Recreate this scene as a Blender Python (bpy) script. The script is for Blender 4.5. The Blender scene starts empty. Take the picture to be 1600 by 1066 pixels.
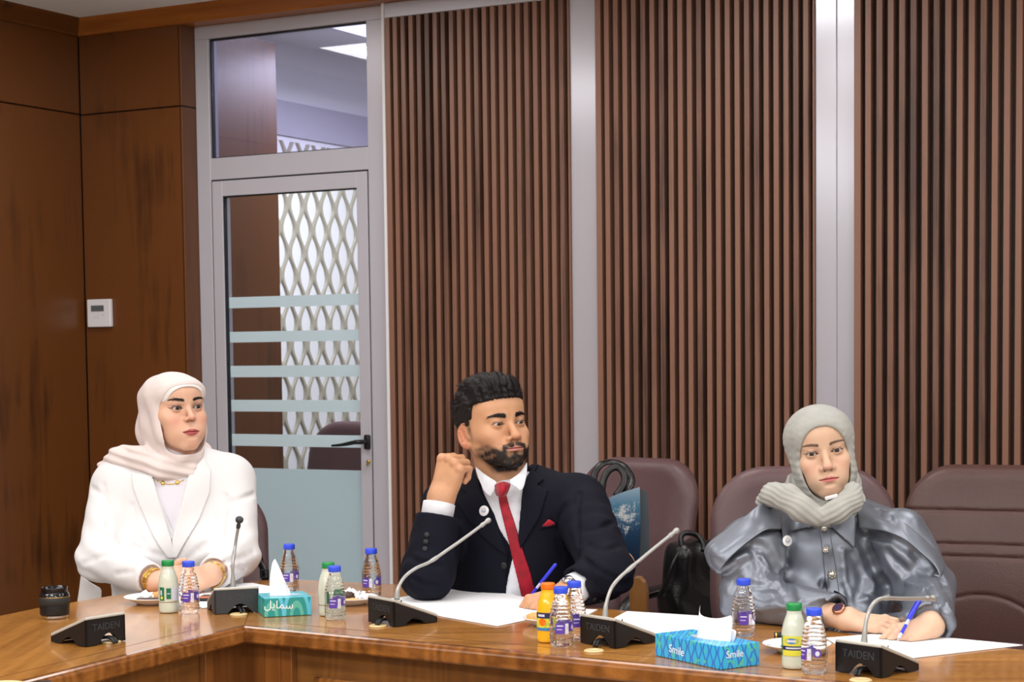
import bpy, bmesh, math, random
import numpy as np
from mathutils import Vector, Matrix
R = math.radians
SC = bpy.context.scene
COL = SC.collection

# ---------------------------------------------------------------- camera
F_PX, CAM_H, PITCH, ROLL, HOR = 2850.0, 1.37, R(3.6), 0.0116, 553.0
_fw = np.array([0, math.cos(PITCH), -math.sin(PITCH)])
_r0 = np.array([1.0, 0, 0]); _u0 = np.cross(_r0, _fw)
_r = _r0*math.cos(ROLL) - _u0*math.sin(ROLL); _u = _u0*math.cos(ROLL) + _r0*math.sin(ROLL)
PCY = HOR + F_PX*math.tan(PITCH)
cam_data = bpy.data.cameras.new('camera'); cam = bpy.data.objects.new('camera', cam_data); COL.objects.link(cam)
m = Matrix(((_r[0], _u[0], -_fw[0], 0), (_r[1], _u[1], -_fw[1], 0), (_r[2], _u[2], -_fw[2], CAM_H), (0, 0, 0, 1)))
cam.matrix_world = m
cam_data.sensor_width = 36.0; cam_data.lens = 36.0*F_PX/1600
cam_data.shift_y = (PCY-533.0)/1600
cam_data.clip_start = 0.05; cam_data.clip_end = 60
cam_data.dof.use_dof = True; cam_data.dof.focus_distance = 4.5; cam_data.dof.aperture_fstop = 11.0
SC.camera = cam

def atz(x, y, z):
    d = _fw + _r*(x-800)/F_PX + _u*(PCY-y)/F_PX
    t = (z-CAM_H)/d[2]; return Vector((d[0]*t, d[1]*t, z))
def atY(x, y, Y):
    d = _fw + _r*(x-800)/F_PX + _u*(PCY-y)/F_PX
    t = Y/d[1]; return Vector((d[0]*t, Y, CAM_H + d[2]*t))

# ---------------------------------------------------------------- view, world, lights
SC.view_settings.view_transform = 'Standard'; SC.view_settings.look = 'None'
SC.view_settings.gamma = 1.0; SC.view_settings.use_curve_mapping = False
SC.view_settings.exposure = -0.10
w = bpy.data.worlds.new('world'); SC.world = w; w.use_nodes = True
w.node_tree.nodes['Background'].inputs[0].default_value = (0.80, 0.86, 1.0, 1)
w.node_tree.nodes['Background'].inputs[1].default_value = 0.22

C0 = Vector((-1.728, 7.44, 0)); WA = math.atan2(-.4736, .8807)   # room corner and wall heading
UX = Vector((.8807, -.4736, 0)); UY = Vector((.4736, .8807, 0))
def room(x, y, z): return C0 + UX*x + UY*y + Vector((0, 0, z))
CEIL = 2.72
def area_light(name, x, y, sx, sy, power, col=(1, .985, .965)):
    ld = bpy.data.lights.new(name, 'AREA'); ld.shape = 'RECTANGLE'; ld.size = sx; ld.size_y = sy
    ld.energy = power; ld.color = col
    o = bpy.data.objects.new(name, ld); COL.objects.link(o)
    o.location = room(x, y, CEIL-.02); o.rotation_euler = (0, 0, WA)
    return o
for y, pw in ((-.95, 14), (-2.4, 13), (-4.4, 34), (-6.6, 44)):
    for x in (1.0, 2.7, 4.4, 6.1): area_light('ceiling_lamp_light', x, y, .9, .55, pw)
area_light('corridor_lamp_light', .9, 1.6, .6, 1.2, 44, (.88, .90, 1))

# ---------------------------------------------------------------- helpers
def tag(o, label=None, cat=None, group=None, kind=None):
    if label: o['label'] = label
    if cat: o['category'] = cat
    if group: o['group'] = group
    if kind: o['kind'] = kind
    return o
def empty(name, loc=(0, 0, 0), rz=0.0):
    o = bpy.data.objects.new(name, None); COL.objects.link(o)
    o.location = loc; o.rotation_euler = (0, 0, rz); o.empty_display_size = .05
    return o
def set_parent(o, p):
    if p is not None: o.parent = p
    return o
def obj(name, me, mat=None, parent=None, smooth=False):
    if isinstance(me, bmesh.types.BMesh):
        b = me; me = bpy.data.meshes.new(name); b.normal_update(); b.to_mesh(me); b.free()
    o = bpy.data.objects.new(name, me); COL.objects.link(o)
    if mat is not None: 
        if isinstance(mat, (list, tuple)):
            for q in mat: me.materials.append(q)
        else: me.materials.append(mat)
    if smooth: me.polygons.foreach_set('use_smooth', [True]*len(me.polygons))
    o.parent = parent
    return o
def copy_tree(o, parent=None):
    c = o.copy(); COL.objects.link(c); c.parent = parent
    for ch in list(o.children): copy_tree(ch, c)
    return c
def bx(b, c, s, rot=None, bev=0.0, seg=2, mi=0):
    """box centre c, full size s, optional 3x3/4x4 rotation, bevel"""
    g = bmesh.ops.create_cube(b, size=1.0); vs = g['verts']
    bmesh.ops.scale(b, vec=s, verts=vs)
    fs = list({f for v in vs for f in v.link_faces})
    if bev > 0:
        es = list({e for v in vs for e in v.link_edges})
        r = bmesh.ops.bevel(b, geom=es, offset=bev, segments=seg, profile=.5, affect='EDGES')
        vs = list({v for f in r['faces'] for v in f.verts} | {v for v in vs if v.is_valid})
        fs = list({f for v in vs for f in v.link_faces})
    M = Matrix.Translation(c)
    if rot is not None: M = M @ rot.to_4x4()
    bmesh.ops.transform(b, matrix=M, verts=vs)
    for f in fs: f.material_index = mi
    return vs
def box01(b, x0, x1, y0, y1, z0, z1, bev=0.0, seg=2, mi=0):
    return bx(b, ((x0+x1)/2, (y0+y1)/2, (z0+z1)/2), (abs(x1-x0), abs(y1-y0), abs(z1-z0)), None, bev, seg, mi)
def lathe(b, prof, n=32, M=None, cap=False, mi=0, wob=None):
    rows = []
    for (r, z) in prof:
        row = []
        for i in range(n):
            a = 2*math.pi*i/n
            rr = r*(wob(a, z) if wob else 1)
            row.append(b.verts.new((rr*math.cos(a), rr*math.sin(a), z)))
        rows.append(row)
    for k in range(len(rows)-1):
        for i in range(n):
            f = b.faces.new((rows[k][i], rows[k][(i+1) % n], rows[k+1][(i+1) % n], rows[k+1][i])); f.smooth = True; f.material_index = mi
    if cap:
        f = b.faces.new(rows[0][::-1]); f.material_index = mi
        f = b.faces.new(rows[-1]); f.material_index = mi
    vs = [v for r in rows for v in r]
    if M is not None: bmesh.ops.transform(b, matrix=M, verts=vs)
    return vs
def tube(b, pts, rad, n=10, closed=False, mi=0, flat=None):
    """tube along points; rad number or list; flat=(up vector, ratio) squashes it"""
    pts = [Vector(p) for p in pts]; N = len(pts)
    if not isinstance(rad, (list, tuple)): rad = [rad]*N
    rows = []; prev = None
    for i, p in enumerate(pts):
        if closed: t = (pts[(i+1) % N]-pts[i-1])
        else: t = pts[min(i+1, N-1)]-pts[max(i-1, 0)]
        t.normalize()
        if prev is None:
            a = Vector((0, 0, 1)) if abs(t.z) < .9 else Vector((1, 0, 0))
            if flat: a = Vector(flat[0])
            x = a - t*a.dot(t); x.normalize()
        else:
            x = prev - t*prev.dot(t); x.normalize()
        prev = x; y = t.cross(x)
        k = flat[1] if flat else 1
        rows.append([b.verts.new(p + x*math.cos(2*math.pi*j/n)*rad[i]*k + y*math.sin(2*math.pi*j/n)*rad[i]) for j in range(n)])
    for i in range(N if closed else N-1):
        A, B = rows[i], rows[(i+1) % N]
        for j in range(n):
            f = b.faces.new((A[j], A[(j+1) % n], B[(j+1) % n], B[j])); f.smooth = True; f.material_index = mi
    if not closed:
        b.faces.new(rows[0][::-1]).material_index = mi; b.faces.new(rows[-1]).material_index = mi
    return [v for r in rows for v in r]
def smooth_path(pts, n=6):
    """Catmull-Rom through points"""
    P = [Vector(p) for p in pts]; P = [2*P[0]-P[1]] + P + [2*P[-1]-P[-2]]; out = []
    for i in range(1, len(P)-2):
        for k in range(n):
            t = k/n; a, b_, c, d = P[i-1], P[i], P[i+1], P[i+2]
            out.append(.5*((2*b_) + (c-a)*t + (2*a-5*b_+4*c-d)*t*t + (3*b_-a-3*c+d)*t**3))
    out.append(P[-2]); return out
def prism(b, poly, z0, z1, mi=0, bev=0):
    bot = [b.verts.new((x, y, z0)) for x, y in poly]; top = [b.verts.new((x, y, z1)) for x, y in poly]
    n = len(poly); fs = [b.faces.new(bot[::-1]), b.faces.new(top)]
    for i in range(n): fs.append(b.faces.new((bot[i], bot[(i+1) % n], top[(i+1) % n], top[i])))
    for f in fs: f.material_index = mi
    return bot+top
def text_mesh(txt, size, depth=.0003, M=None, align='CENTER', font=None):
    cu = bpy.data.curves.new('txt', 'FONT'); cu.body = txt; cu.size = size; cu.extrude = depth; cu.align_x = align; cu.align_y = 'CENTER'
    if font: cu.font = font
    o = bpy.data.objects.new('txt', cu); COL.objects.link(o)
    dg = bpy.context.evaluated_depsgraph_get(); me = bpy.data.meshes.new_from_object(o.evaluated_get(dg))
    bpy.data.objects.remove(o); bpy.data.curves.remove(cu)
    if M is not None: me.transform(M)
    return me

# ---------------------------------------------------------------- materials
def newmat(name):
    m = bpy.data.materials.new(name); m.use_nodes = True
    nt = m.node_tree; return m, nt, nt.nodes['Principled BSDF']
def N(nt, t, **kw):
    n = nt.nodes.new(t)
    for k, v in kw.items(): setattr(n, k, v)
    return n
def ramp(nt, stops, interp='LINEAR'):
    r = N(nt, 'ShaderNodeValToRGB'); r.color_ramp.interpolation = interp
    while len(r.color_ramp.elements) < len(stops): r.color_ramp.elements.new(.5)
    for e, (p, c) in zip(r.color_ramp.elements, stops): e.position = p; e.color = (*c, 1) if len(c) == 3 else c
    return r
def S(c):  # sRGB 0-255 -> linear
    return tuple(((v/255)/12.92 if v/255 <= .04045 else ((v/255+.055)/1.055)**2.4) for v in c)
def plain(name, rgb, rough=.5, metal=0.0, spec=.5, coat=0.0, sheen=0.0, noise=0.0, nscale=60, bump=0.0, bscale=200, trans=0.0, ior=1.45, sss=0.0):
    m, nt, p = newmat(name); c = S(rgb)
    p.inputs['Base Color'].default_value = (*c, 1); p.inputs['Roughness'].default_value = rough
    p.inputs['Metallic'].default_value = metal; p.inputs['Specular IOR Level'].default_value = spec
    p.inputs['Coat Weight'].default_value = coat; p.inputs['Sheen Weight'].default_value = sheen
    p.inputs['Transmission Weight'].default_value = trans; p.inputs['IOR'].default_value = ior
    if sss: p.inputs['Subsurface Weight'].default_value = sss; p.inputs['Subsurface Radius'].default_value = (.01, .006, .004)
    tc = N(nt, 'ShaderNodeTexCoord')
    if noise:
        n = N(nt, 'ShaderNodeTexNoise'); n.inputs['Scale'].default_value = nscale; n.inputs['Detail'].default_value = 4
        nt.links.new(tc.outputs['Object'], n.inputs['Vector'])
        r = ramp(nt, [(.25, tuple(v*(1-noise) for v in c)), (.75, tuple(min(1, v*(1+noise)) for v in c))])
        nt.links.new(n.outputs['Fac'], r.inputs[0]); nt.links.new(r.outputs[0], p.inputs['Base Color'])
    if bump:
        n = N(nt, 'ShaderNodeTexNoise'); n.inputs['Scale'].default_value = bscale; n.inputs['Detail'].default_value = 3
        nt.links.new(tc.outputs['Object'], n.inputs['Vector'])
        bp = N(nt, 'ShaderNodeBump'); bp.inputs['Strength'].default_value = bump; bp.inputs['Distance'].default_value = .002
        nt.links.new(n.outputs['Fac'], bp.inputs['Height']); nt.links.new(bp.outputs[0], p.inputs['Normal'])
    return m
def wood(name, dark, light, scale=(30, 30, 1.6), rough=.3, coat=0.0, mottle=.35, rings=0.0, rot=(0, 0, 0), per_island=0.0, spec=.5):
    """grain stretched along local z (or rotated)"""
    m, nt, p = newmat(name)
    tc = N(nt, 'ShaderNodeTexCoord'); mp = N(nt, 'ShaderNodeMapping'); mp.inputs['Rotation'].default_value = rot
    mp2 = N(nt, 'ShaderNodeMapping'); mp2.inputs['Scale'].default_value = scale
    nt.links.new(tc.outputs['Object'], mp.inputs[0]); nt.links.new(mp.outputs[0], mp2.inputs[0])
    n1 = N(nt, 'ShaderNodeTexNoise'); n1.inputs['Scale'].default_value = 1.0; n1.inputs['Detail'].default_value = 8; n1.inputs['Roughness'].default_value = .65
    n1.inputs['Distortion'].default_value = .4
    nt.links.new(mp2.outputs[0], n1.inputs['Vector'])
    n2 = N(nt, 'ShaderNodeTexNoise'); n2.inputs['Scale'].default_value = 2.2; n2.inputs['Detail'].default_value = 3
    nt.links.new(mp.outputs[0], n2.inputs['Vector'])
    mx = N(nt, 'ShaderNodeMath', operation='MULTIPLY_ADD'); mx.inputs[1].default_value = mottle
    nt.links.new(n2.outputs['Fac'], mx.inputs[0]); nt.links.new(n1.outputs['Fac'], mx.inputs[2])
    src = mx.outputs[0]; lo = .25+mottle*.4; hi = .75+mottle*.6
    if rings:
        mp3 = N(nt, 'ShaderNodeMapping'); mp3.inputs['Scale'].default_value = (7, 7, .9)
        nt.links.new(mp.outputs[0], mp3.inputs[0])
        wv = N(nt, 'ShaderNodeTexNoise'); wv.inputs['Scale'].default_value = 1.0; wv.inputs['Detail'].default_value = 1; nt.links.new(mp3.outputs[0], wv.inputs['Vector'])
        q = N(nt, 'ShaderNodeMath', operation='MULTIPLY'); q.inputs[1].default_value = 70; nt.links.new(wv.outputs['Fac'], q.inputs[0])
        sn = N(nt, 'ShaderNodeMath', operation='SINE'); nt.links.new(q.outputs[0], sn.inputs[0])
        a = N(nt, 'ShaderNodeMath', operation='MULTIPLY_ADD'); a.inputs[1].default_value = rings; nt.links.new(sn.outputs[0], a.inputs[0]); nt.links.new(src, a.inputs[2]); src = a.outputs[0]
    if per_island:
        gi = N(nt, 'ShaderNodeNewGeometry'); a = N(nt, 'ShaderNodeMath', operation='MULTIPLY_ADD'); a.inputs[1].default_value = per_island
        nt.links.new(gi.outputs['Random Per Island'], a.inputs[0]); nt.links.new(src, a.inputs[2]); src = a.outputs[0]; lo += per_island*.35; hi += per_island*.65
    r = ramp(nt, [(lo, S(dark)), (hi, S(light))]); nt.links.new(src, r.inputs[0])
    nt.links.new(r.outputs[0], p.inputs['Base Color'])
    p.inputs['Roughness'].default_value = rough; p.inputs['Coat Weight'].default_value = coat; p.inputs['Coat Roughness'].default_value = .08
    p.inputs['Specular IOR Level'].default_value = spec
    bp = N(nt, 'ShaderNodeBump'); bp.inputs['Strength'].default_value = .06; bp.inputs['Distance'].default_value = .001
    nt.links.new(n1.outputs['Fac'], bp.inputs['Height']); nt.links.new(bp.outputs[0], p.inputs['Normal'])
    return m
M = {}
M['wall_wood'] = wood('wall_wood', (56, 28, 9), (102, 58, 22), (18, 18, 1.4), rough=.34, mottle=1.1)
M['crown_wood'] = wood('crown_wood', (128, 70, 26), (176, 108, 48), (2, 30, 30), rough=.3, mottle=.5)
M['slat_wood'] = wood('slat_wood', (76, 50, 40), (134, 95, 77), (45, 45, 1.5), rough=.42, mottle=.5, per_island=.55)
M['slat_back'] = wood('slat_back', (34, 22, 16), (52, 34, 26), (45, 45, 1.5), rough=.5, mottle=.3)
M['table_wood'] = wood('table_wood', (132, 82, 32), (200, 140, 68), (22, 1.0, 22), rough=.24, coat=.4, mottle=.4, rings=.03)
M['table_wood2'] = wood('table_wood_cross', (132, 82, 32), (200, 140, 68), (1.0, 22, 22), rough=.24, coat=.4, mottle=.4, rings=.03)
M['edge_wood'] = wood('edge_wood', (92, 50, 16), (164, 104, 48), (1.4, 26, 26), rough=.22, coat=.6, mottle=.3, rings=.10)
M['panel_wood'] = wood('panel_wood', (84, 50, 20), (146, 96, 46), (1.2, 18, 18), rough=.3, coat=.3, mottle=.4, rings=.06)
M['inlay'] = plain('dark_inlay', (70, 38, 16), .3)
M['alu'] = plain('grey_aluminium', (190, 188, 198), .3, .1, .6)
M['alu_shiny'] = plain('glossy_aluminium', (196, 195, 205), .2, .3, .7)
M['gasket'] = plain('black_gasket', (22, 22, 28), .5)
M['white_paint'] = plain('white_ceiling_paint', (236, 236, 236), .7)
M['wall_paint'] = plain('cream_wall_paint', (200, 196, 190), .8)
M['bounce_floor'] = plain('beige_bounce_tile', (176, 170, 160), .5, noise=.06, nscale=120)  # unseen floor, its tone made pale to bounce light onto the ceiling
M['black_plastic'] = plain('black_plastic', (22, 23, 26), .38, bump=.1, bscale=900)
M['dark_plastic'] = plain('charcoal_plastic', (52, 56, 60), .5, bump=.15, bscale=900)
M['silver_plastic'] = plain('silver_grey_plastic', (186, 184, 176), .35, .1)
M['grey_tube'] = plain('grey_gooseneck', (170, 170, 168), .32, .35)
M['white_plastic'] = plain('white_plastic', (226, 224, 228), .35)
M['lcd'] = plain('grey_display', (92, 98, 104), .2)
M['brass'] = plain('brass', (214, 180, 96), .25, .9)
M['gold'] = plain('gold', (226, 188, 96), .25, 1.0)
M['steel'] = plain('polished_steel', (200, 202, 206), .18, 1.0)
M['paper'] = plain('white_paper', (246, 247, 252), .75)
M['tissue'] = plain('white_tissue', (248, 248, 252), .9, sss=.1)
M['china'] = plain('white_china', (238, 238, 238), .18)
M['leather'] = plain('maroon_leather', (92, 68, 70), .42, bump=.25, bscale=260, noise=.08, nscale=8)
M['leather_brown'] = plain('brown_leather', (84, 58, 54), .38, bump=.3, bscale=260, noise=.08, nscale=8)
M['black_leather'] = plain('black_leather', (18, 18, 20), .32, bump=.4, bscale=120)
M['chrome'] = plain('chrome', (225, 226, 230), .12, 1.0)
M['cream'] = plain('cream_plastic', (214, 190, 140), .4)
M['chair_wood'] = wood('chair_wood', (120, 76, 34), (168, 116, 62), (30, 30, 2), rough=.3, coat=.4)
# ================================================================ ROOM (local frame at the corner: x along the slat wall, y outwards)
ROOMX = 7.0; ROOMY = -9.0
def robj(name, b, mat, kind='structure', parent=None):
    o = obj(name, b, mat); 
    if parent is None:
        o.location = C0; o.rotation_euler = (0, 0, WA)
        if kind: o['kind'] = kind
    else: o.parent = parent
    return o
DO = .088          # door frame plane, behind the wood panelling plane
b = bmesh.new(); box01(b, -.2, ROOMX, ROOMY, 4.2, -.1, 0); robj('floor', b, M['bounce_floor'])
b = bmesh.new(); box01(b, -.2, ROOMX, ROOMY, .25, CEIL, CEIL+.1); robj('ceiling', b, M['white_paint'])
# left wall: veneered panels with a dark shadow joint
b = bmesh.new()
box01(b, -.06, -.012, ROOMY, .06, 0, CEIL, mi=1)
y = 0.0
while y > ROOMY:
    y2 = max(y-1.22, ROOMY)
    box01(b, -.012, 0, y2+.003, y-.0, 0, 2.352, bev=.002, seg=1); box01(b, -.012, 0, y2+.003, y-.0, 2.357, CEIL, bev=.002, seg=1); y = y2
robj('wall_left', b, [M['wall_wood'], M['gasket']])
# back wall: wood part left of the door
b = bmesh.new()
box01(b, -.05, .512, .012, .2, 0, CEIL, mi=1)
box01(b, 0.004, .514, 0, .012, 0, 2.349, bev=.002, seg=1); box01(b, 0.004, .514, 0, .012, 2.354, CEIL, bev=.002, seg=1)
box01(b, .505, .5165, .0, DO+.02, 0, 2.349, bev=.001, seg=1); box01(b, .505, .5165, .0, DO+.02, 2.354, CEIL, bev=.001, seg=1)
robj('wall_back', b, [M['wall_wood'], M['gasket']])
# crown moulding, slanting out to the ceiling
def crown(name, pts, mat):
    b = bmesh.new(); rows = []
    for (p, n) in pts:
        rows.append([b.verts.new((p[0]+n[0]*d, p[1]+n[1]*d, z)) for d, z in ((-.01, 2.664), (.012, 2.664), (.020, 2.672), (.078, 2.711), (.084, CEIL), (-.01, CEIL))])
    for i in range(len(rows)-1):
        for j in range(5): b.faces.new((rows[i][j], rows[i][j+1], rows[i+1][j+1], rows[i+1][j]))
    b.faces.new(rows[0]); b.faces.new(rows[-1][::-1]); bmesh.ops.recalc_face_normals(b, faces=b.faces[:])
    return robj(name, b, mat)
crown('trim_1', [((ROOMX, 0), (0, -1)), ((0, 0), (1, -1))], M['crown_wood'])
crown('trim_2', [((0, 0), (1, -1)), ((0, ROOMY), (1, 0))], M['wall_wood'])
# soffit board from crown back to the frame, above door and slats
b = bmesh.new(); box01(b, .505, ROOMX, -.005, .25, 2.667, CEIL); robj('trim_3', b, M['crown_wood'])
# aluminium frame: head, jambs, posts
b = bmesh.new()
def ax(x0, x1, z0, z1, y0=DO, y1=DO+.06, bev=.002, mi=0): box01(b, x0, x1, y0, y1, z0, z1, bev=bev, seg=1, mi=mi)
ax(.517, 1.405, 2.616, 2.667)
ax(.517, .583, 0, 2.616); ax(1.317, 1.405, 0, 2.616)
ax(.583, 1.317, 2.066, 2.151)
robj('trim_4', b, M['alu'])
b = bmesh.new(); box01(b, 1.405, 1.4165, DO-.033, DO+.06, 0, 2.667, bev=.001, seg=1); 
robj('trim_5', b, M['white_plastic'])
b = bmesh.new()
ax(1.4165, ROOMX, 2.612, 2.667, DO-.028, DO+.05)
robj('trim_6', b, M['alu_shiny'])
b = bmesh.new(); ax(2.168, 2.276, 0, 2.612, DO-.006); robj('trim_7', b, M['alu_shiny'])
b = bmesh.new(); ax(3.066, 3.1385, 0, 2.612, DO-.006); ax(3.1395, 3.204, 0, 2.612, DO-.006); robj('trim_8', b, M['alu_shiny'])
b = bmesh.new(); ax(4.02, 4.09, 0, 2.612, DO-.006); robj('trim_9', b, M['alu_shiny'])
# slat panels
def slats(name, x0, x1, n):
    b = bmesh.new(); pitch = (x1-x0)/n; fw_ = pitch*.52
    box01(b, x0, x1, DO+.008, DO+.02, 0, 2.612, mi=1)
    for i in range(n):
        a = x0+i*pitch + (0 if i else 0)
        w_ = fw_ if i else fw_*1.15
        box01(b, a, a+w_, DO-.028, DO+.008, 0, 2.612, bev=.0012, seg=1)
    # last closing stick
    box01(b, x1-.006, x1, DO-.015, DO+.002, 0, 2.612)
    robj(name, b, [M['slat_wood'], M['slat_back']])
slats('wall_slats', 1.4165, 2.168, 22)
slats('wall_slats', 2.276, 3.066, 23)
slats('wall_slats', 3.204, 4.02, 22)
slats('wall_slats', 4.09, 6.9, 76)

# glazing
m_, nt_, p_ = newmat('clear_glass'); 
p_.inputs['Base Color'].default_value = (.93, .95, .98, 1); p_.inputs['Roughness'].default_value = .0; p_.inputs['Transmission Weight'].default_value = 1.0; p_.inputs['IOR'].default_value = 1.45
M['glass'] = m_
m_, nt_, p_ = newmat('lavender_reflection_glass'); 
p_.inputs['Base Color'].default_value = (.80, .78, 1.0, 1); p_.inputs['Roughness'].default_value = .0; p_.inputs['Transmission Weight'].default_value = 1.0; p_.inputs['IOR'].default_value = 1.6  # lavender reflection of the transom put into the glass colour
M['glass_lavender'] = m_
def frost(name, rgb, mixf):
    m_, nt_, p_ = newmat(name)
    d = N(nt_, 'ShaderNodeBsdfDiffuse'); d.inputs[0].default_value = (*S(rgb), 1)
    t = N(nt_, 'ShaderNodeBsdfTranslucent'); t.inputs[0].default_value = (*S(rgb), 1)
    tr = N(nt_, 'ShaderNodeBsdfTransparent'); a = N(nt_, 'ShaderNodeMixShader'); a.inputs[0].default_value = .35
    c = N(nt_, 'ShaderNodeMixShader'); c.inputs[0].default_value = mixf
    nt_.links.new(d.outputs[0], a.inputs[1]); nt_.links.new(t.outputs[0], a.inputs[2])
    nt_.links.new(tr.outputs[0], c.inputs[1]); nt_.links.new(a.outputs[0], c.inputs[2])
    nt_.links.new(c.outputs[0], nt_.nodes['Material Output'].inputs[0]); return m_
M['frost'] = frost('frosted_film', (218, 234, 240), .93)
M['frost_big'] = frost('frosted_film_lower', (202, 222, 230), .97)
# transom window
b = bmesh.new(); box01(b, .583, 1.317, DO+.03, DO+.036, 2.151, 2.616)
tr = robj('window_1', b, M['glass_lavender'])
b = bmesh.new()
for (x0, x1, z0, z1) in ((.583, 1.317, 2.610, 2.616), (.583, 1.317, 2.151, 2.155), (.583, .589, 2.155, 2.610), (1.312, 1.317, 2.155, 2.610)):
    box01(b, x0, x1, DO+.012, DO+.03, z0, z1)
obj('window_gasket', b, M['gasket'], tr)
# door leaf
b = bmesh.new()
L0, L1, LT = .590, 1.313, 2.060
G0, G1, GT, GB = .640, 1.2655, 2.000, .10
box01(b, L0, G0, DO-.004, DO+.05, .02, LT, bev=.002, seg=1); box01(b, G1, L1, DO-.004, DO+.05, .02, LT, bev=.002, seg=1)
box01(b, G0, G1, DO-.004, DO+.05, GT, LT, bev=.002, seg=1); box01(b, G0, G1, DO-.004, DO+.05, .02, GB, bev=.002, seg=1)
door = robj('door_1', b, M['alu'])
b = bmesh.new(); box01(b, G0, G1, DO+.022, DO+.028, GB, GT); obj('door_glass', b, M['glass'], door)
b = bmesh.new()
for (z0, z1) in ((1.562, 1.605), (1.427, 1.469), (1.290, 1.335), (1.155, 1.201), (1.019, 1.066)):
    box01(b, G0, G1, DO+.0205, DO+.0215, z0, z1)
obj('frosted_stripes', b, M['frost'], door)
b = bmesh.new(); box01(b, G0, G1, DO+.0205, DO+.0215, GB, .932); obj('frosted_film', b, M['frost_big'], door)
b = bmesh.new()
for (x0, x1, z0, z1) in ((.583, .590, .02, 2.066), (1.313, 1.317, .02, 2.066), (.583, 1.317, 2.060, 2.066)):
    box01(b, x0, x1, DO+.005, DO+.03, z0, z1)
for (x0, x1, z0, z1) in ((G0, G0+.004, GB, GT), (G0, G1, GT-.004, GT)):
    box01(b, x0, x1, DO+.002, DO+.02, z0, z1)
obj('door_gasket', b, M['gasket'], door)
b = bmesh.new()
bx(b, (1.301, DO-.012, 1.043), (.024, .018, .056), None, .006, 3)
tube(b, smooth_path([(1.301, DO-.018, 1.045), (1.296, DO-.055, 1.045), (1.275, DO-.060, 1.044), (1.22, DO-.060, 1.034), (1.17, DO-.058, 1.030)], 4), [.009]*8+[.008, .008, .0075, .007, .006, .0055, .005, .0045, .004], 12)
obj('door_handle', b, M['black_plastic'], door, True)
b = bmesh.new(); lathe(b, [(0.0001, .012), (.006, .012), (.006, 0)], 16, Matrix.Translation((1.304, DO-.004, .969)) @ Matrix.Rotation(R(90), 4, 'X')); bx(b, (1.304, DO-.018, .960), (.002, .012, .016), None, .0005, 1)
obj('door_lock', b, M['brass'], door)

# thermostat
b = bmesh.new(); bx(b, (.0865, -.009, 1.553), (.121, .018, .112), None, .004, 2)
th = obj('thermostat', b, M['white_plastic'], None); th.location = C0; th.rotation_euler = (0, 0, WA)
tag(th, 'white square thermostat with grey display on the dark wood wall left of the glass door', 'thermostat')
b = bmesh.new(); bx(b, (.081, -.0185, 1.572), (.066, .001, .024), None, 0); obj('display', b, M['lcd'], th)
b = bmesh.new()
for (x, z) in ((.066, 1.536), (.106, 1.545), (.115, 1.545), (.085, 1.546), (.081, 1.534)): bx(b, (x, -.0185, z), (.005, .0014, .003), None, 0)
obj('button', b, M['alu'], th)

# other sides of the room
b = bmesh.new(); box01(b, ROOMX-.02, ROOMX+.08, ROOMY, .3, 0, CEIL); robj('wall_right', b, M['wall_paint'])
b = bmesh.new(); box01(b, -.2, ROOMX, ROOMY-.1, ROOMY, 0, CEIL); robj('wall_front', b, M['wall_paint'])

# ---------------------------------------------------------------- lobby seen through the glass door
b = bmesh.new(); box01(b, .40, .45, .2, .73, 0, 2.70); robj('wall_lobby_left', b, M['wall_wood'])
b = bmesh.new(); box01(b, -1.2, 3.6, 3.2, 3.3, 0, 3.0); robj('wall_lobby_back', b, M['wall_paint'])
b = bmesh.new(); box01(b, 3.6, 3.7, .25, 3.3, 0, 3.0); robj('wall_lobby_right', b, M['wall_paint'])
b = bmesh.new(); box01(b, -1.3, -1.2, .25, 3.3, 0, 3.0); robj('wall_lobby_side', b, M['wall_paint'])
b = bmesh.new(); box01(b, -1.3, 3.7, .25, 3.4, 2.9, 3.0); robj('ceiling_lobby', b, M['white_paint'])
# ceiling cove of the lobby and the embossed lattice wallpaper wall
m_, nt_, p_ = newmat('lit_cove_glow'); p_.inputs['Emission Color'].default_value = (.82, .86, 1, 1); p_.inputs['Emission Strength'].default_value = 1.6; M['cove'] = m_  # lit ceiling of the cove imitated by emission
m_, nt_, p_ = newmat('lamp_glow'); p_.inputs['Emission Color'].default_value = (.95, .97, 1, 1); p_.inputs['Emission Strength'].default_value = 9; M['lamp_glow'] = m_
b = bmesh.new(); box01(b, .36, 1.5, .8, 3.0, 2.86, 2.87); robj('ceiling_lobby_cove', b, M['cove'])
b = bmesh.new(); lathe(b, [(.0001, 2.840), (.17, 2.840), (.19, 2.85), (.19, 2.862)], 32, Matrix.Translation((.78, .98, 0)), cap=False)
o = robj('downlight', b, M['lamp_glow'], None); tag(o, 'round bright ceiling lamp seen through the glass above the door', 'ceiling lamp')
b = bmesh.new(); box01(b, -.26, -.2, .25, 3.2, 0, 2.9); robj('wall_lobby_pattern', b, M['white_paint'])
b = bmesh.new(); box01(b, -.199, -.185, .25, 3.2, 2.45, 2.60); box01(b, -.199, -.19, .25, 3.2, 2.60, 2.62); robj('trim_10', b, M['alu'])
M['lattice'] = plain('taupe_lattice', (170, 164, 146), .4)
b = bmesh.new()
py, pz = .138, .232; z0 = 2.115
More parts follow.
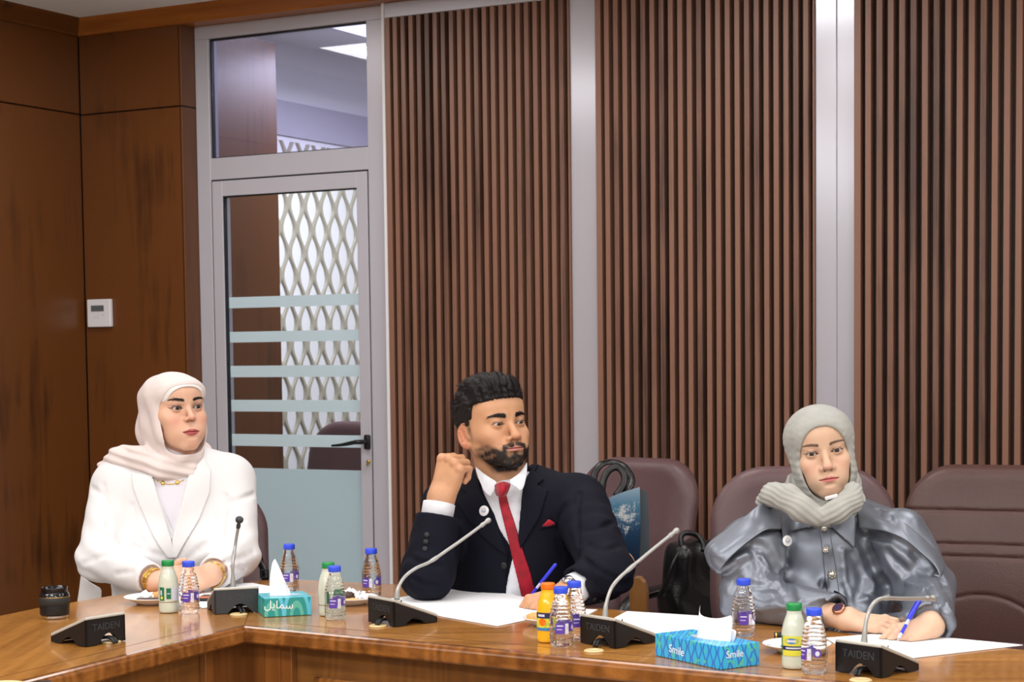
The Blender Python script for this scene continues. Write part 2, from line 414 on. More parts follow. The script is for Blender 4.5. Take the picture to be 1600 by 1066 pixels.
for k in range(4, 23):
    yc = .615 + py*k - .138*4
    for sgn in (-1, 1):
        prev = None; rows = []
        for j in range(0, 120):
            z = .7 + j*.0145
            if z > 2.44: break
            ph = 2*math.pi*(z - z0)/pz
            yy = yc + sgn*(.0345-.0255*math.cos(ph))
            wv = .0145 + .005*abs(math.cos(ph))
            rows.append([bb for bb in (b.verts.new((-.199, yy-wv, z)), b.verts.new((-.190, yy-wv*.5, z)), b.verts.new((-.190, yy+wv*.5, z)), b.verts.new((-.199, yy+wv, z)))])
        for A, B in zip(rows[:-1], rows[1:]):
            for q in range(3): b.faces.new((A[q], A[q+1], B[q+1], B[q]))
robj('wall_lobby_lattice', b, M['lattice'])
# ================================================================ TABLE
TZ = .76
def v2(p): return Vector((p[0], p[1]))
FR = [Vector((-.612, 4.110)), Vector((.364, 3.470)), Vector((2.10, 2.36))]          # inner edge, long side
LF = [Vector((-.612, 4.110)), Vector((-.926, 3.444)), Vector((-1.60, 1.99))]        # inner edge, left leg
BK = [Vector((2.45, 2.72)), Vector((1.029, 3.66)), Vector((.192, 4.345)), Vector((-.325, 4.84)), Vector((-.58, 4.955)), Vector((-.69, 4.955)), Vector((-1.04, 4.660)), Vector((-1.17, 4.448)), Vector((-1.235, 4.30)), Vector((-2.18, 2.27))]
table = empty('conference_table', (-.612, 4.11, 0))
tag(table, 'long varnished honey brown wooden conference table with an angled corner, bottles and microphones on it', 'table')
T0 = Vector((-.612, 4.11))
def loc2(p): return (p[0]-T0.x, p[1]-T0.y)
d_out = (Vector((-.612, 4.11)) - Vector((-.69, 4.955)))  # mitre joint
def top_part(name, poly, mat):
    b = bmesh.new(); prism(b, [loc2(p) for p in poly], TZ-.03, TZ)
    bmesh.ops.recalc_face_normals(b, faces=b.faces[:]); return obj(name, b, mat, table)
d1 = (FR[1]-FR[0]).normalized(); nrm1 = Vector((-d1.y, d1.x))
d2 = (LF[2]-LF[0]).normalized()
MIT = Vector((-.69, 4.955))
top_part('tabletop', [FR[0], FR[1], FR[2], BK[0], BK[1], BK[2], BK[3], BK[4], MIT], M['table_wood2'])
top_part('tabletop', [MIT, BK[6], BK[7], BK[8], BK[9], LF[2], LF[1], LF[0]], M['table_wood'])
# moulded front edge: profile swept along the inner edges
def sweep_edge(name, P, side, prof, mat, mitre0=None):
    b = bmesh.new(); rows = []
    for i, p in enumerate(P):
        a = (P[min(i+1, len(P)-1)]-P[max(i-1, 0)]).normalized(); n_ = Vector((a.y, -a.x))*side
        if i == 0 and mitre0 is not None: n_ = mitre0
        x, y = loc2(p); rows.append([b.verts.new((x+n_.x*o, y+n_.y*o, z)) for o, z in prof])
    for A, B in zip(rows[:-1], rows[1:]):
        for j in range(len(prof)-1): b.faces.new((A[j], A[j+1], B[j+1], B[j]))
    b.faces.new(rows[0]); b.faces.new(rows[-1][::-1]); bmesh.ops.recalc_face_normals(b, faces=b.faces[:])
    return obj(name, b, mat, table)
mit = Vector((.5*(d1+d2).x, .5*(d1+d2).y)); 
mitn = (Vector((d1.y, -d1.x)) + Vector((-d2.y, d2.x))); mitn = mitn.normalized()*(1/max(.4, mitn.normalized().dot(Vector((d1.y, -d1.x)))))
EP = [(-.012, TZ+.0005), (.004, TZ+.0012), (.0075, TZ-.002), (.0085, TZ-.006), (.011, TZ-.0065), (.0125, TZ-.010), (.0125, TZ-.032), (.009, TZ-.036), (-.012, TZ-.036)]
sweep_edge('edge_moulding', FR, 1, EP, M['edge_wood'], mitn)
sweep_edge('edge_moulding', LF, -1, EP, M['edge_wood'], mitn)
b = bmesh.new()
def strip(P, off, side, w=.0016):
    for A, B in zip(P[:-1], P[1:]):
        a = (B-A).normalized(); n_ = Vector((-a.y, a.x))*side
        q = [A+n_*off, B+n_*off, B+n_*(off+w), A+n_*(off+w)]
        prism(b, [loc2(v) for v in q], TZ, TZ+.0003)
strip([FR[0]+d1*.07*1.0, FR[2]], .075, 1); strip([LF[0]+d2*.07, LF[2]], .075, -1)
cc = FR[0] + mitn*(-.078); 
strip([FR[0]-mitn*.0, MIT], 0, 1, .0014)
obj('inlay_line', b, M['inlay'], table)
# apron panels below, set back from the edge
def apron(P, side, mat, name, u0):
    A, B = P[0], P[-1]; a = (B-A).normalized(); n_ = Vector((-a.y, a.x))*side
    base = A + n_*.045; L = (B-A).length
    ang = math.atan2(a.y, a.x); Mx = Matrix.Translation((*loc2(base), 0)) @ Matrix.Rotation(ang, 4, 'Z')
    s = side
    b = bmesh.new(); box01(b, u0, L, 0, .02*s, .02, TZ-.03); 
    o = obj(name, b, mat, table); o.matrix_local = Mx
    b = bmesh.new(); box01(b, -.06, .115, -.018*s, 0, .0, TZ-.036, bev=.002); box01(b, .030, .036, -.022*s, -.017*s, 0, TZ-.036); box01(b, .078, .084, -.022*s, -.017*s, 0, TZ-.036)
    o = obj('pilaster', b, M['panel_wood_v'], table); o.matrix_local = Mx
    x = .17; 
    while x+1.1 < L:
        b = bmesh.new(); x1 = x+1.15; z0, z1 = .10, .652
        for (p0, p1, q0, q1) in ((x, x1, z1-.022, z1), (x, x1, z0, z0+.022), (x, x+.022, z0, z1), (x1-.022, x1, z0, z1)):
            box01(b, p0, p1, -.012*s, .001*s, q0, q1, bev=.004, seg=3)
        box01(b, x+.05, x1-.05, -.008*s, .001*s, z0+.05, z1-.05, bev=.006, seg=2)
        o = obj('raised_panel', b, M['edge_wood'], table); o.matrix_local = Mx; x = x1+.12
M['panel_wood_v'] = wood('panel_wood_vertical', (92, 50, 18), (150, 92, 40), (18, 18, 1.4), rough=.3, coat=.3, mottle=.4, rings=.05)
apron([FR[0], FR[2]], 1, M['panel_wood'], 'front_panel', -.05); apron([LF[0], LF[2]], -1, M['panel_wood'], 'front_panel', -.05)

_TP = [tuple(v) for v in (LF[2], LF[0], FR[2], BK[0], BK[1], BK[2], BK[3], BK[4], BK[5], BK[6], BK[7], BK[8], BK[9])]
# ================================================================ THINGS ON THE TABLE
def on_table(px, py, z=TZ): return atz(px, py, z)
def rotz(a): return Matrix.Rotation(a, 4, 'Z')
# ---- microphone units
UW, UD, UH = .106, .118, .056
def mic_body_mesh():
    b = bmesh.new(); hw = UW/2
    # side outline with arch cut-out (y,z), extruded in x is impossible with back arch too: build shell from parts
    n = 14
    def zt(y): return UH + (.012-UH)*(y/UD)
    # back wall with arch
    arch = [(-.030+.060*i/n, .022*math.sin(math.pi*i/n)) for i in range(n+1)]
    poly = [(-hw, 0)] + [(x+.008, z) for x, z in arch] + [(hw, 0), (hw, UH), (-hw, UH)]
    M0 = Matrix.Rotation(R(90), 4, 'X')
    vs = prism(b, poly, -.004, 0); bmesh.ops.transform(b, matrix=M0, verts=vs)
    # side walls with arches
    arch2 = [(.030+.055*i/n, .016*math.sin(math.pi*i/n)) for i in range(n+1)]
    for sx in (-hw, hw-.004):
        poly = [(0, 0)] + arch2 + [(UD, 0), (UD, zt(UD)), (0, UH)]
        vs = prism(b, poly, 0, .004)
        Mr = Matrix(((0, 0, 1, sx), (1, 0, 0, 0), (0, 1, 0, 0), (0, 0, 0, 1)))
        bmesh.ops.transform(b, matrix=Mr, verts=vs)
    # front lip and belly
    box01(b, -hw, hw, UD-.004, UD, 0, zt(UD))
    v = [b.verts.new(c) for c in ((-hw+.002, .004, UH-.003), (hw-.002, .004, UH-.003), (hw-.002, UD-.002, zt(UD)-.003), (-hw+.002, UD-.002, zt(UD)-.003))]
    b.faces.new(v)
    v = [b.verts.new(c) for c in ((-hw+.002, .034, .024), (hw-.002, .034, .024), (hw-.002, UD-.002, .010), (-hw+.002, UD-.002, .010))]
    b.faces.new(v)
    bmesh.ops.recalc_face_normals(b, faces=b.faces[:])
    return b
M['taiden'] = plain('dim_grey_lettering', (62, 67, 72), .5)
def make_unit(label, corner, which, ang, neck=None, neckY=None, light=False, head_r=.008, group='table microphones'):
    """corner: world point of the back bottom corner; which -1 left, +1 right; ang: heading of the back face normal"""
    rz = ang + R(90)
    Mx = rotz(rz); off = Mx @ Vector((which*UW/2, 0, 0)); o0 = Vector((corner.x-off.x, corner.y-off.y, TZ+.0015))
    t = empty('conference_microphone', o0, rz); tag(t, label, 'microphone')
    obj('base', mic_body_mesh(), M['dark_plastic'] if light else M['black_plastic'], t)
    sl = math.atan2(.012-UH, UD)
    b = bmesh.new(); bx(b, (0, UD/2, (UH+.012)/2+.0035), (UW+.001, UD/math.cos(sl)+.001, .007), Matrix.Rotation(sl, 3, 'X'), .0025, 2)
    pl = obj('top_plate', b, M['silver_plastic'], t)
    b = bmesh.new()
    for k in range(4): bx(b, (-.03+.02*k, .075, UH+(.012-UH)*(.075/UD)+.0075), (.011, .006, .002), Matrix.Rotation(sl, 3, 'X'), .0008, 1)
    bx(b, (0, .036, UH+(.012-UH)*(.036/UD)+.0073), (.06, .022, .001), Matrix.Rotation(sl, 3, 'X'), 0)
    obj('button_row', b, M['dark_plastic'], pl)
    b = bmesh.new(); lathe(b, [(.0001, .0003), (.002, .0003)], 12, Matrix.Translation((UW/2+.0008, .020, UH+.001)) @ Matrix.Rotation(R(90), 4, 'Y')); obj('socket_hole', b, M['gasket'], pl)
    me = text_mesh('TAIDEN', .021, .0002, Matrix.Translation((.001, -.0006, .037)) @ Matrix.Rotation(R(90), 4, 'X'))
    obj('lettering', me, M['taiden'], t)
    # cable from the arch to the grommet
    b = bmesh.new()
    for dx in (-.004, .004):
        tube(b, smooth_path([(.008+dx, .02, .010), (.008+dx, .0, .0125), (.010+dx, -.012, .009), (.012+dx, -.018, .0015)], 4), .0034, 8)
    obj('cable', b, M['black_plastic'], t, True)
    if neck or neckY:
        inv = (Matrix.Translation(o0) @ rotz(rz)).inverted()
        d = Mx.to_3x3() @ Vector((0, 1, 0))
        basew = Matrix.Translation(o0) @ rotz(rz) @ Vector((0, .016, UH))
        pts = []
        if neckY: pts = [inv @ atY(x, y, Y) for x, y, Y in neckY]
        else:
            nn = Vector((d.y, -d.x, 0))
            for (x, y) in neck:
                ry = atY(x, y, 1.0) - Vector((0, 0, CAM_H)); k = (basew.dot(nn))/(ry.dot(nn))
                pts.append(inv @ (Vector((0, 0, CAM_H)) + ry*k))
        pts[0] = Vector((pts[0].x, pts[0].y, UH-.004))
        P = smooth_path(pts, 6); n = len(P)
        L = [0]
        for i in range(1, n): L.append(L[-1]+(P[i]-P[i-1]).length)
        tot = L[-1]; rad = []
        for l in L:
            f = l/tot
            r = .0072-.0030*min(1, l/.035) if l < .035 else .0038
            if .46 < f < .52: r = .0048
            rad.append(r)
        b = bmesh.new(); tube(b, P, rad, 12); 
        g = obj('gooseneck', b, M['grey_tube'], t, True)
        e = P[-1]; dr = (P[-1]-P[-3]).normalized()
        b = bmesh.new(); Mq = Matrix.Translation(e) @ dr.to_track_quat('Z', 'Y').to_matrix().to_4x4()
        lathe(b, [(.0038, -.012), (.0052, -.010), (.0052, -.002), (.0042, 0), (.0044, .004), (head_r*.8, .006), (head_r, .010), (head_r, .015), (head_r*.7, .0185), (.0001, .019)], 20, Mq)
        obj('microphone_head', b, M['dark_plastic'] if head_r > .007 else M['grey_tube'], g)
    return t
c1 = on_table(135, 1012); c2 = on_table(335.5, 961); c3 = on_table(615.5, 981); c4 = on_table(961, 1014.6); c5 = on_table(1376.7, 1061)
u1 = make_unit('neckless black microphone base beside the camera lens at the left end of the table', c1, -1, R(-38))
u2 = make_unit('grey microphone base in front of the woman in white, its thin neck standing upright', c2, -1, R(-72), neckY=[(364, 918, 4.36), (364, 903, 4.36), (364, 880, 4.36), (368, 850, 4.38), (373, 819, 4.36)], light=True, head_r=.0095)
u3 = make_unit('black microphone unit left of the man, neck slanting across his jacket', c3, 1, R(-143), neck=[(620, 934), (622, 920), (632, 902), (650, 888), (672, 878), (700, 859), (730, 838), (757, 818)], head_r=.0062)
u4 = make_unit('black microphone unit between the orange juice cluster and the blue tissue box', c4, 1, R(-140), neck=[(945, 965), (947, 945), (955, 920), (968, 903), (985, 888), (1010, 867), (1032, 849), (1051, 834)], head_r=.0062)
u5 = make_unit('black microphone unit before the woman in grey, neck bent level to the right', c5, 1, R(-138), neck=[(1350, 996), (1352, 980), (1357, 958), (1366, 942), (1380, 935), (1405, 935.5), (1430, 935.5), (1452, 935)], head_r=.0062)
def grommet(px, py, label, r=.021):
    p = on_table(px, py); b = bmesh.new()
    lathe(b, [(.0001, .0022), (r*.45, .0022), (r*.5, .0034), (r*.85, .0034), (r, .0015), (r, .0002)], 32)
    o = obj('cable_grommet', b, M['cream']); o.location = (p.x, p.y, TZ+.0003); tag(o, label, 'cable grommet')
grommet(174, 1004, 'cream round cable grommet behind the microphone base nearest the left end'); grommet(373, 961, 'cream round cable grommet behind the grey microphone base of the woman in white')
grommet(591, 979, 'cream round cable grommet left of the microphone unit next to the man'); grommet(928, 1018, 'cream round cable grommet behind the microphone unit with bottles beside it'); grommet(1345, 1064, 'cream round cable grommet at the lower picture edge behind the rightmost microphone')
p = on_table(2, 1078)
b = bmesh.new(); tube(b, [(p.x+.045*math.cos(a), p.y+.045*math.sin(a), TZ+.005) for a in [2*math.pi*i/30 for i in range(30)]], .0045, 10, closed=True)
o = obj('coiled_cable', b, M['cream'], None, True); tag(o, 'loop of cream cable cut off by the lower left picture corner', 'cable')
b = bmesh.new(); lathe(b, [(.0001, .014), (.02, .0135), (.03, .009), (.033, .001)], 32, Matrix.Translation((p.x+.075, p.y-.005, TZ)))
o = obj('earphone_pad', b, M['black_plastic']); tag(o, 'glossy dark round pad beside the cream cable in the lower left corner', 'pad')

# ---- bottles
M['pet'] = None
m_, nt_, p_ = newmat('water_bottle'); p_.inputs['Base Color'].default_value = (.96, .98, 1, 1); p_.inputs['Roughness'].default_value = .03; p_.inputs['Transmission Weight'].default_value = 1.0; p_.inputs['IOR'].default_value = 1.16; p_.inputs['Coat Weight'].default_value = 1.0; p_.inputs['Coat IOR'].default_value = 1.6
M['pet'] = m_
M['cap_blue'] = plain('blue_cap', (52, 82, 226), .35); M['cap_green'] = plain('green_cap', (28, 140, 72), .35); M['cap_orange'] = plain('orange_cap', (240, 118, 20), .35)
M['purple'] = plain('purple_label', (92, 62, 168), .4); M['label_white'] = plain('pale_label', (214, 216, 232), .4); M['red'] = plain('red_print', (180, 60, 80), .4)
M['lemon'] = plain('lemon_drink', (208, 214, 198), .2, sss=.25, coat=.4); M['orange_juice'] = plain('orange_drink', (250, 188, 30), .15, sss=.2, coat=.5)
M['lab_green'] = plain('dark_green_label', (20, 112, 78), .4); M['lab_yellow'] = plain('yellow_label', (222, 216, 70), .4); M['lab_navy'] = plain('navy_label', (38, 42, 84), .4); M['lab_blue'] = plain('blue_label', (60, 130, 190), .4)
M['lab_lime'] = plain('lime_label', (170, 196, 70), .4)
def patch(b, r, z0, z1, a0, a1, mi=0, n=8, shape=None):
    """curved label patch; shape 'disc' for a round badge"""
    if shape == 'disc':
        ac, zc = (a0+a1)/2, (z0+z1)/2; c = b.verts.new((r*math.cos(ac), r*math.sin(ac), zc)); ring = []
        for i in range(20):
            t = 2*math.pi*i/20; a = ac+(a1-a0)/2*math.cos(t); z = zc+(z1-z0)/2*math.sin(t); ring.append(b.verts.new((r*math.cos(a), r*math.sin(a), z)))
        for i in range(20): b.faces.new((c, ring[i], ring[(i+1) % 20])).material_index = mi
        return
    prev = None
    for i in range(n+1):
        a = a0+(a1-a0)*i/n; cur = (b.verts.new((r*math.cos(a), r*math.sin(a), z0)), b.verts.new((r*math.cos(a), r*math.sin(a), z1)))
        if prev: b.faces.new((prev[0], cur[0], cur[1], prev[1])).material_index = mi
        prev = cur
def cap_mesh(z0, r=.0150, h=.0135, n=40):
    b = bmesh.new(); lathe(b, [(r*.6, z0), (r*.97, z0), (r, z0+.0012), (r*.985, z0+h*.8), (r*.93, z0+h), (.0001, z0+h)], n, wob=lambda a, z: 1+.012*math.cos(a*20))
    return b
def water_bottle(px, py, label, rot=0.0, h=.125, level=None):
    p = on_table(px, py); t = empty('water_bottle', (p.x, p.y, TZ+.0008), math.atan2(-p.y, -p.x)+rot); tag(t, label, 'bottle')
    prof = [(.0001, .003), (.012, .0025), (.019, .0), (.0225, .0035), (.0238, .008)]
    for i in range(60):
        z = .0085+i*.0014
        r = .0242
        if z > .058: r = .0242 - .0104*((min(z, .107)-.058)/.049)**1.35
        rib = .0007*math.sin(z*2*math.pi/.0075) if (z < .024 or .054 < z < .098) else 0
        if z < .093: prof.append((r+rib, z))
    prof += [(.0160, .0960), (.0146, .1000), (.0136, .1040), (.0132, .1120)]
    b = bmesh.new(); lathe(b, prof, 40, wob=lambda a, z: 1+(.012*math.sin(a*5+z*260) if (z < .024 or .055 < z < .095) else 0))
    rows_top = [v for v in b.verts if v.co.z > .1119]; b.faces.new(rows_top)
    bmesh.ops.recalc_face_normals(b, faces=b.faces[:]); obj('bottle_body', b, M['pet'], t)
    obj('cap', cap_mesh(.1105), M['cap_blue'], t)
    b = bmesh.new(); r = .0249
    patch(b, r, .028, .050, R(-62), R(-18), 0); patch(b, r, .028, .050, R(-14), R(4), 1); patch(b, r, .033, .049, R(14), R(50), 0, shape='disc'); patch(b, r+.0002, .036, .046, R(22), R(42), 1, shape='disc')
    patch(b, r, .038, .043, R(-6), R(0), 2, shape='disc');     patch(b, r+.0002, .044, .0465, R(-56), R(-24), 1); patch(b, r+.0002, .037, .0385, R(-56), R(-30), 1)
    obj('label', b, [M['purple'], M['label_white'], M['red']], t)
    b = bmesh.new(); patch(b, r, .028, .050, R(110), R(160), 0); patch(b, r, .033, .049, R(190), R(226), 0, shape='disc'); obj('back_label', b, M['purple'], t)
    return t
def juice_bottle(px, py, label, kind, rot=0.0):
    p = on_table(px, py); t = empty('juice_bottle', (p.x, p.y, TZ+.0008), math.atan2(-p.y, -p.x)+rot); tag(t, label, 'bottle')
    prof = [(.0001, .002), (.019, .0), (.0228, .003), (.0238, .010), (.0236, .026), (.0242, .028), (.0242, .062), (.0238, .068), (.0222, .080), (.0190, .092), (.0158, .101), (.0142, .106), (.0138, .114)]
    P = smooth_path([(r, 0, z) for r, z in prof], 3); b = bmesh.new(); lathe(b, [(max(q.x, .0001), q.z) for q in P], 40)
    b.faces.new([v for v in b.verts if v.co.z > .1139]); bmesh.ops.recalc_face_normals(b, faces=b.faces[:])
    obj('bottle_body', b, M['lemon'] if kind != 'orange' else M['orange_juice'], t)
    obj('cap', cap_mesh(.1115), M['cap_green'] if kind != 'orange' else M['cap_orange'], t)
    b = bmesh.new(); r = .0246
    if kind == 'lemon_green':
        patch(b, r, .030, .062, R(-62), R(-30), 0); patch(b, r, .034, .060, R(-18), R(8), 0); patch(b, r, .030, .062, R(14), R(60), 1)
        patch(b, r+.0003, .033, .041, R(-55), R(-38), 2, shape='disc'); patch(b, r+.0003, .043, .055, R(-55), R(-44), 1); patch(b, r+.0003, .046, .048, R(-14), R(4), 1)
        mats = [M['lab_green'], M['label_white'], M['lab_yellow']]
    elif kind == 'lemon_navy':
        patch(b, r, .026, .064, R(-75), R(75), 1, 20); patch(b, r+.0003, .037, .045, R(-60), R(60), 2, 16); patch(b, r+.0003, .049, .060, R(-45), R(20), 3, shape='disc'); patch(b, r+.0003, .026, .064, R(-75), R(-62), 0)
        patch(b, r+.0005, .0395, .0425, R(-40), R(34), 4, 10); patch(b, r+.0005, .0525, .0565, R(-30), R(5), 4, 8)
        mats = [M['lab_green'], M['lab_yellow'], M['lab_navy'], M['lab_blue'], M['label_white']]
    else:
        patch(b, r, .026, .064, R(-80), R(80), 0, 20); patch(b, r+.0003, .052, .064, R(-80), R(80), 1, 20); patch(b, r+.0003, .029, .042, R(-60), R(30), 2, shape='disc'); patch(b, r+.0004, .036, .052, R(-50), R(-10), 3, shape='disc')
        patch(b, r+.0003, .026, .032, R(-80), R(80), 4, 20); patch(b, r+.0005, .0555, .0605, R(-58), R(-18), 5, 8)
        mats = [M['lab_yellow'], M['lab_navy'], M['lab_lime'], M['cap_orange'], M['lab_blue'], M['label_white']]
    obj('label', b, mats, t)
    return t
water_bottle(296, 958, 'blue-capped water bottle beside the green-capped bottle in front of the woman in white', .4)
water_bottle(453, 925, 'blue-capped water bottle standing behind the teal tissue box', .3)
water_bottle(524, 968, 'blue-capped water bottle in front of a green-capped bottle, left of the plate near the man', .5)
water_bottle(581, 934, 'blue-capped water bottle behind the microphone unit left of the man')
water_bottle(877, 1010, 'blue-capped water bottle directly right of the orange juice bottle', .6)
water_bottle(898, 999, 'blue-capped water bottle rearmost of the cluster beside the orange juice', .9)
water_bottle(1162, 995, 'blue-capped water bottle behind the bright blue tissue box', .7)
water_bottle(1272, 1053, 'blue-capped water bottle nearest the woman in grey, beside the white plate', -.3)
juice_bottle(264, 957, 'green-capped pale lemon drink bottle in front of the woman in white', 'lemon_green', .1)
juice_bottle(514, 962, 'green-capped pale lemon drink bottle half hidden behind a water bottle', 'lemon_green', .9)
juice_bottle(1241, 1044, 'green-capped lemon drink bottle with yellow and navy label near the woman in grey', 'lemon_navy', 0)
juice_bottle(857, 1003, 'orange-capped bottle of orange juice in front of the man', 'orange', 0)

# ---- tissue boxes
def tissue_mat(name, base, kind):
    m_, nt_, p_ = newmat(name); tc = N(nt_, 'ShaderNodeTexCoord'); sep = N(nt_, 'ShaderNodeSeparateXYZ'); nt_.links.new(tc.outputs['Object'], sep.inputs[0])
    p_.inputs['Roughness'].default_value = .3
    def mth(op, a, b_=None, c=None):
        n = N(nt_, 'ShaderNodeMath', operation=op)
        for i, v in enumerate((a, b_, c)):
            if v is None: continue
            if isinstance(v, (int, float)): n.inputs[i].default_value = v
            else: nt_.links.new(v, n.inputs[i])
        return n.outputs[0]
    s = mth('ADD', sep.outputs[0], sep.outputs[1])
    def mixc(f, a, b_):
        n = N(nt_, 'ShaderNodeMix', data_type='RGBA'); nt_.links.new(f, n.inputs[0])
        for i, v in ((6, a), (7, b_)):
            if isinstance(v, tuple): n.inputs[i].default_value = (*S(v), 1)
            else: nt_.links.new(v, n.inputs[i])
        return n.outputs[2]
    if kind == 'teal':   # bands of concentric arcs
        dx = mth('PINGPONG', mth('ADD', s, 1.0), .030); r2 = mth('SQRT', mth('ADD', mth('MULTIPLY', dx, dx), mth('MULTIPLY', mth('MULTIPLY', sep.outputs[2], .45), mth('MULTIPLY', sep.outputs[2], .45))))
        w = mth('FRACT', mth('MULTIPLY', r2, 62.0))
        c = mixc(mth('GREATER_THAN', w, .55), (38, 150, 148), (96, 186, 168)); w2 = mth('FRACT', mth('MULTIPLY', r2, 31.0)); c = mixc(mth('GREATER_THAN', w2, .80), c, (98, 196, 228))
        top = mixc(mth('GREATER_THAN', mth('FRACT', mth('MULTIPLY', mth('ADD', r2, mth('MULTIPLY', sep.outputs[0], .6)), 52.0)), .6), (92, 190, 208), (66, 168, 186))
        geo = N(nt_, 'ShaderNodeNewGeometry'); sn = N(nt_, 'ShaderNodeSeparateXYZ'); nt_.links.new(geo.outputs['Normal'], sn.inputs[0])
        c = mixc(mth('GREATER_THAN', sn.outputs[2], .6), c, top)
    else:                # ogee waves, blue on cyan with lime
        ph = mth('MULTIPLY', sep.outputs[2], 150.0); wv = mth('MULTIPLY', mth('SINE', ph), .0034)
        q = mth('PINGPONG', mth('ADD', s, 2.0), .0115); d = mth('ABSOLUTE', mth('SUBTRACT', mth('SUBTRACT', q, .00575), wv))
        c = mixc(mth('LESS_THAN', d, .0021), (58, 184, 232), (52, 116, 208))
        n_ = N(nt_, 'ShaderNodeTexNoise'); n_.inputs['Scale'].default_value = 60; nt_.links.new(tc.outputs['Object'], n_.inputs['Vector'])
        c = mixc(mth('GREATER_THAN', n_.outputs['Fac'], .62), c, (86, 196, 170))
    nt_.links.new(c, p_.inputs['Base Color']); return m_
M['box_teal'] = tissue_mat('teal_carton', None, 'teal'); M['box_blue'] = tissue_mat('blue_carton', None, 'blue')
M['slot'] = plain('slot_film', (206, 222, 232), .2)
def tissue_sheet(pts_rows):
    """cloth-like sheet from rows of points"""
    b = bmesh.new(); rows = []
    for rp in pts_rows: rows.append([b.verts.new(q) for q in smooth_path(rp, 5)])
    for A, B in zip(rows[:-1], rows[1:]):
        for i in range(len(A)-1): b.faces.new((A[i], A[i+1], B[i+1], B[i])).smooth = True
    return b
def solid(o, th=.0008, sub=0):
    m_ = o.modifiers.new('thick', 'SOLIDIFY'); m_.thickness = th; m_.offset = 0
    if sub: s_ = o.modifiers.new('sub', 'SUBSURF'); s_.levels = sub; s_.render_levels = sub
    return o
def tissue_box(label, A, B, dep, hgt, mat, txts, sheet, side_txt=None):
    """A, B: world ground points of the front edge (left, right)"""
    ex = (B-A); L = ex.length; rz = math.atan2(ex.y, ex.x); mid = (A+B)/2
    t = empty('tissue_box', (mid.x, mid.y, TZ+.0008), rz); tag(t, label, 'tissue box')
    b = bmesh.new(); bx(b, (0, dep/2, hgt/2), (L, dep, hgt), None, .0012, 2); ca = obj('carton', b, mat, t)
    b = bmesh.new(); n = 24; vs = [b.verts.new((min(L, .12)*.36*math.cos(2*math.pi*i/n), dep/2+dep*.2*math.sin(2*math.pi*i/n), hgt+.0004)) for i in range(n)]; b.faces.new(vs); obj('slot', b, M['slot'], ca)
    ar = None
    for (tx, sz, x, z, side) in txts:
        if side == 0: Mt = Matrix.Translation((x, -.0004, z)) @ Matrix.Rotation(R(4), 4, 'Y') @ Matrix.Rotation(R(90), 4, 'X')
        else: Mt = Matrix.Translation((-L/2-.0004, x, z)) @ Matrix.Rotation(R(-90), 4, 'Z') @ Matrix.Rotation(R(90), 4, 'X')
        obj('lettering', text_mesh(tx, sz, .0001, Mt @ Matrix.Shear('XZ', 4, (0, 0))), M['paper'], ca)
    for sp in sheet:
        solid(obj('tissue', tissue_sheet(sp), M['tissue'], t), .0006, 1)
    return t
A = on_table(413.5, 965.5); B = on_table(487.5, 961.5)
tissue_box('teal striped tissue box with one tissue standing upright, in front of the door', A, B, .105, .044, M['box_teal'],
    [('\uFEDE\uFEF3\uFE8E\uFEE4\uFEB3', .026, -.022, .027, 0)],
    [[[(-0.0345, 0.0450, 0.0300), (-0.0138, 0.0500, 0.0274), (0.0092, 0.0520, 0.0300)], [(-0.0368, 0.0460, 0.0684), (-0.0161, 0.0400, 0.0735), (0.0046, 0.0500, 0.0684)], [(-0.0322, 0.0480, 0.1004), (-0.0172, 0.0440, 0.1068), (-0.0023, 0.0480, 0.0914)], [(-0.0276, 0.0480, 0.1234), (-0.0218, 0.0460, 0.1324), (-0.0172, 0.0470, 0.1247)]],
     [[(-0.0138, 0.0560, 0.0300), (0.0046, 0.0600, 0.0300), (0.0207, 0.0580, 0.0300)], [(-0.0161, 0.0580, 0.0620), (0.0000, 0.0630, 0.0633), (0.0138, 0.0600, 0.0556)], [(-0.0184, 0.0580, 0.1004), (-0.0092, 0.0600, 0.1017), (0.0000, 0.0590, 0.0863)]]])
A = on_table(1023.7, 1025); Cn = on_table(1126.6, 1047.8); D = on_table(1190, 1040)
dep = (D-Cn).length
t = tissue_box('bright blue wave-patterned tissue box with a wide crumpled tissue, right of centre on the table', A, Cn, .095, .045, M['box_blue'],
    [('Smile', .023, -.034, .019, 0)],
    [[[(-0.0320, 0.0500, 0.0360), (0.0010, 0.0350, 0.0425), (0.0395, 0.0400, 0.0392), (0.0670, 0.0550, 0.0360)], [(-0.0320, 0.0520, 0.0716), (-0.0012, 0.0300, 0.0716), (0.0362, 0.0450, 0.0684), (0.0736, 0.0520, 0.0652)], [(-0.0287, 0.0560, 0.1105), (-0.0034, 0.0380, 0.0911), (0.0340, 0.0480, 0.0878), (0.0725, 0.0560, 0.0992)]],
     [[(-0.0298, 0.0600, 0.0360), (0.0065, 0.0660, 0.0425), (0.0450, 0.0620, 0.0392), (0.0670, 0.0600, 0.0360)], [(-0.0342, 0.0660, 0.0749), (0.0032, 0.0720, 0.0587), (0.0450, 0.0680, 0.0684), (0.0758, 0.0640, 0.0668)]]])
ca = [c for c in t.children if c.name.startswith('carton')][0]
Lx = (Cn-A).length
obj('lettering', text_mesh('Smile', .020, .0001, Matrix.Translation((Lx/2+.0004, .034, .027)) @ Matrix.Rotation(R(90), 4, 'Z') @ Matrix.Rotation(R(90), 4, 'X')), M['paper'], ca)

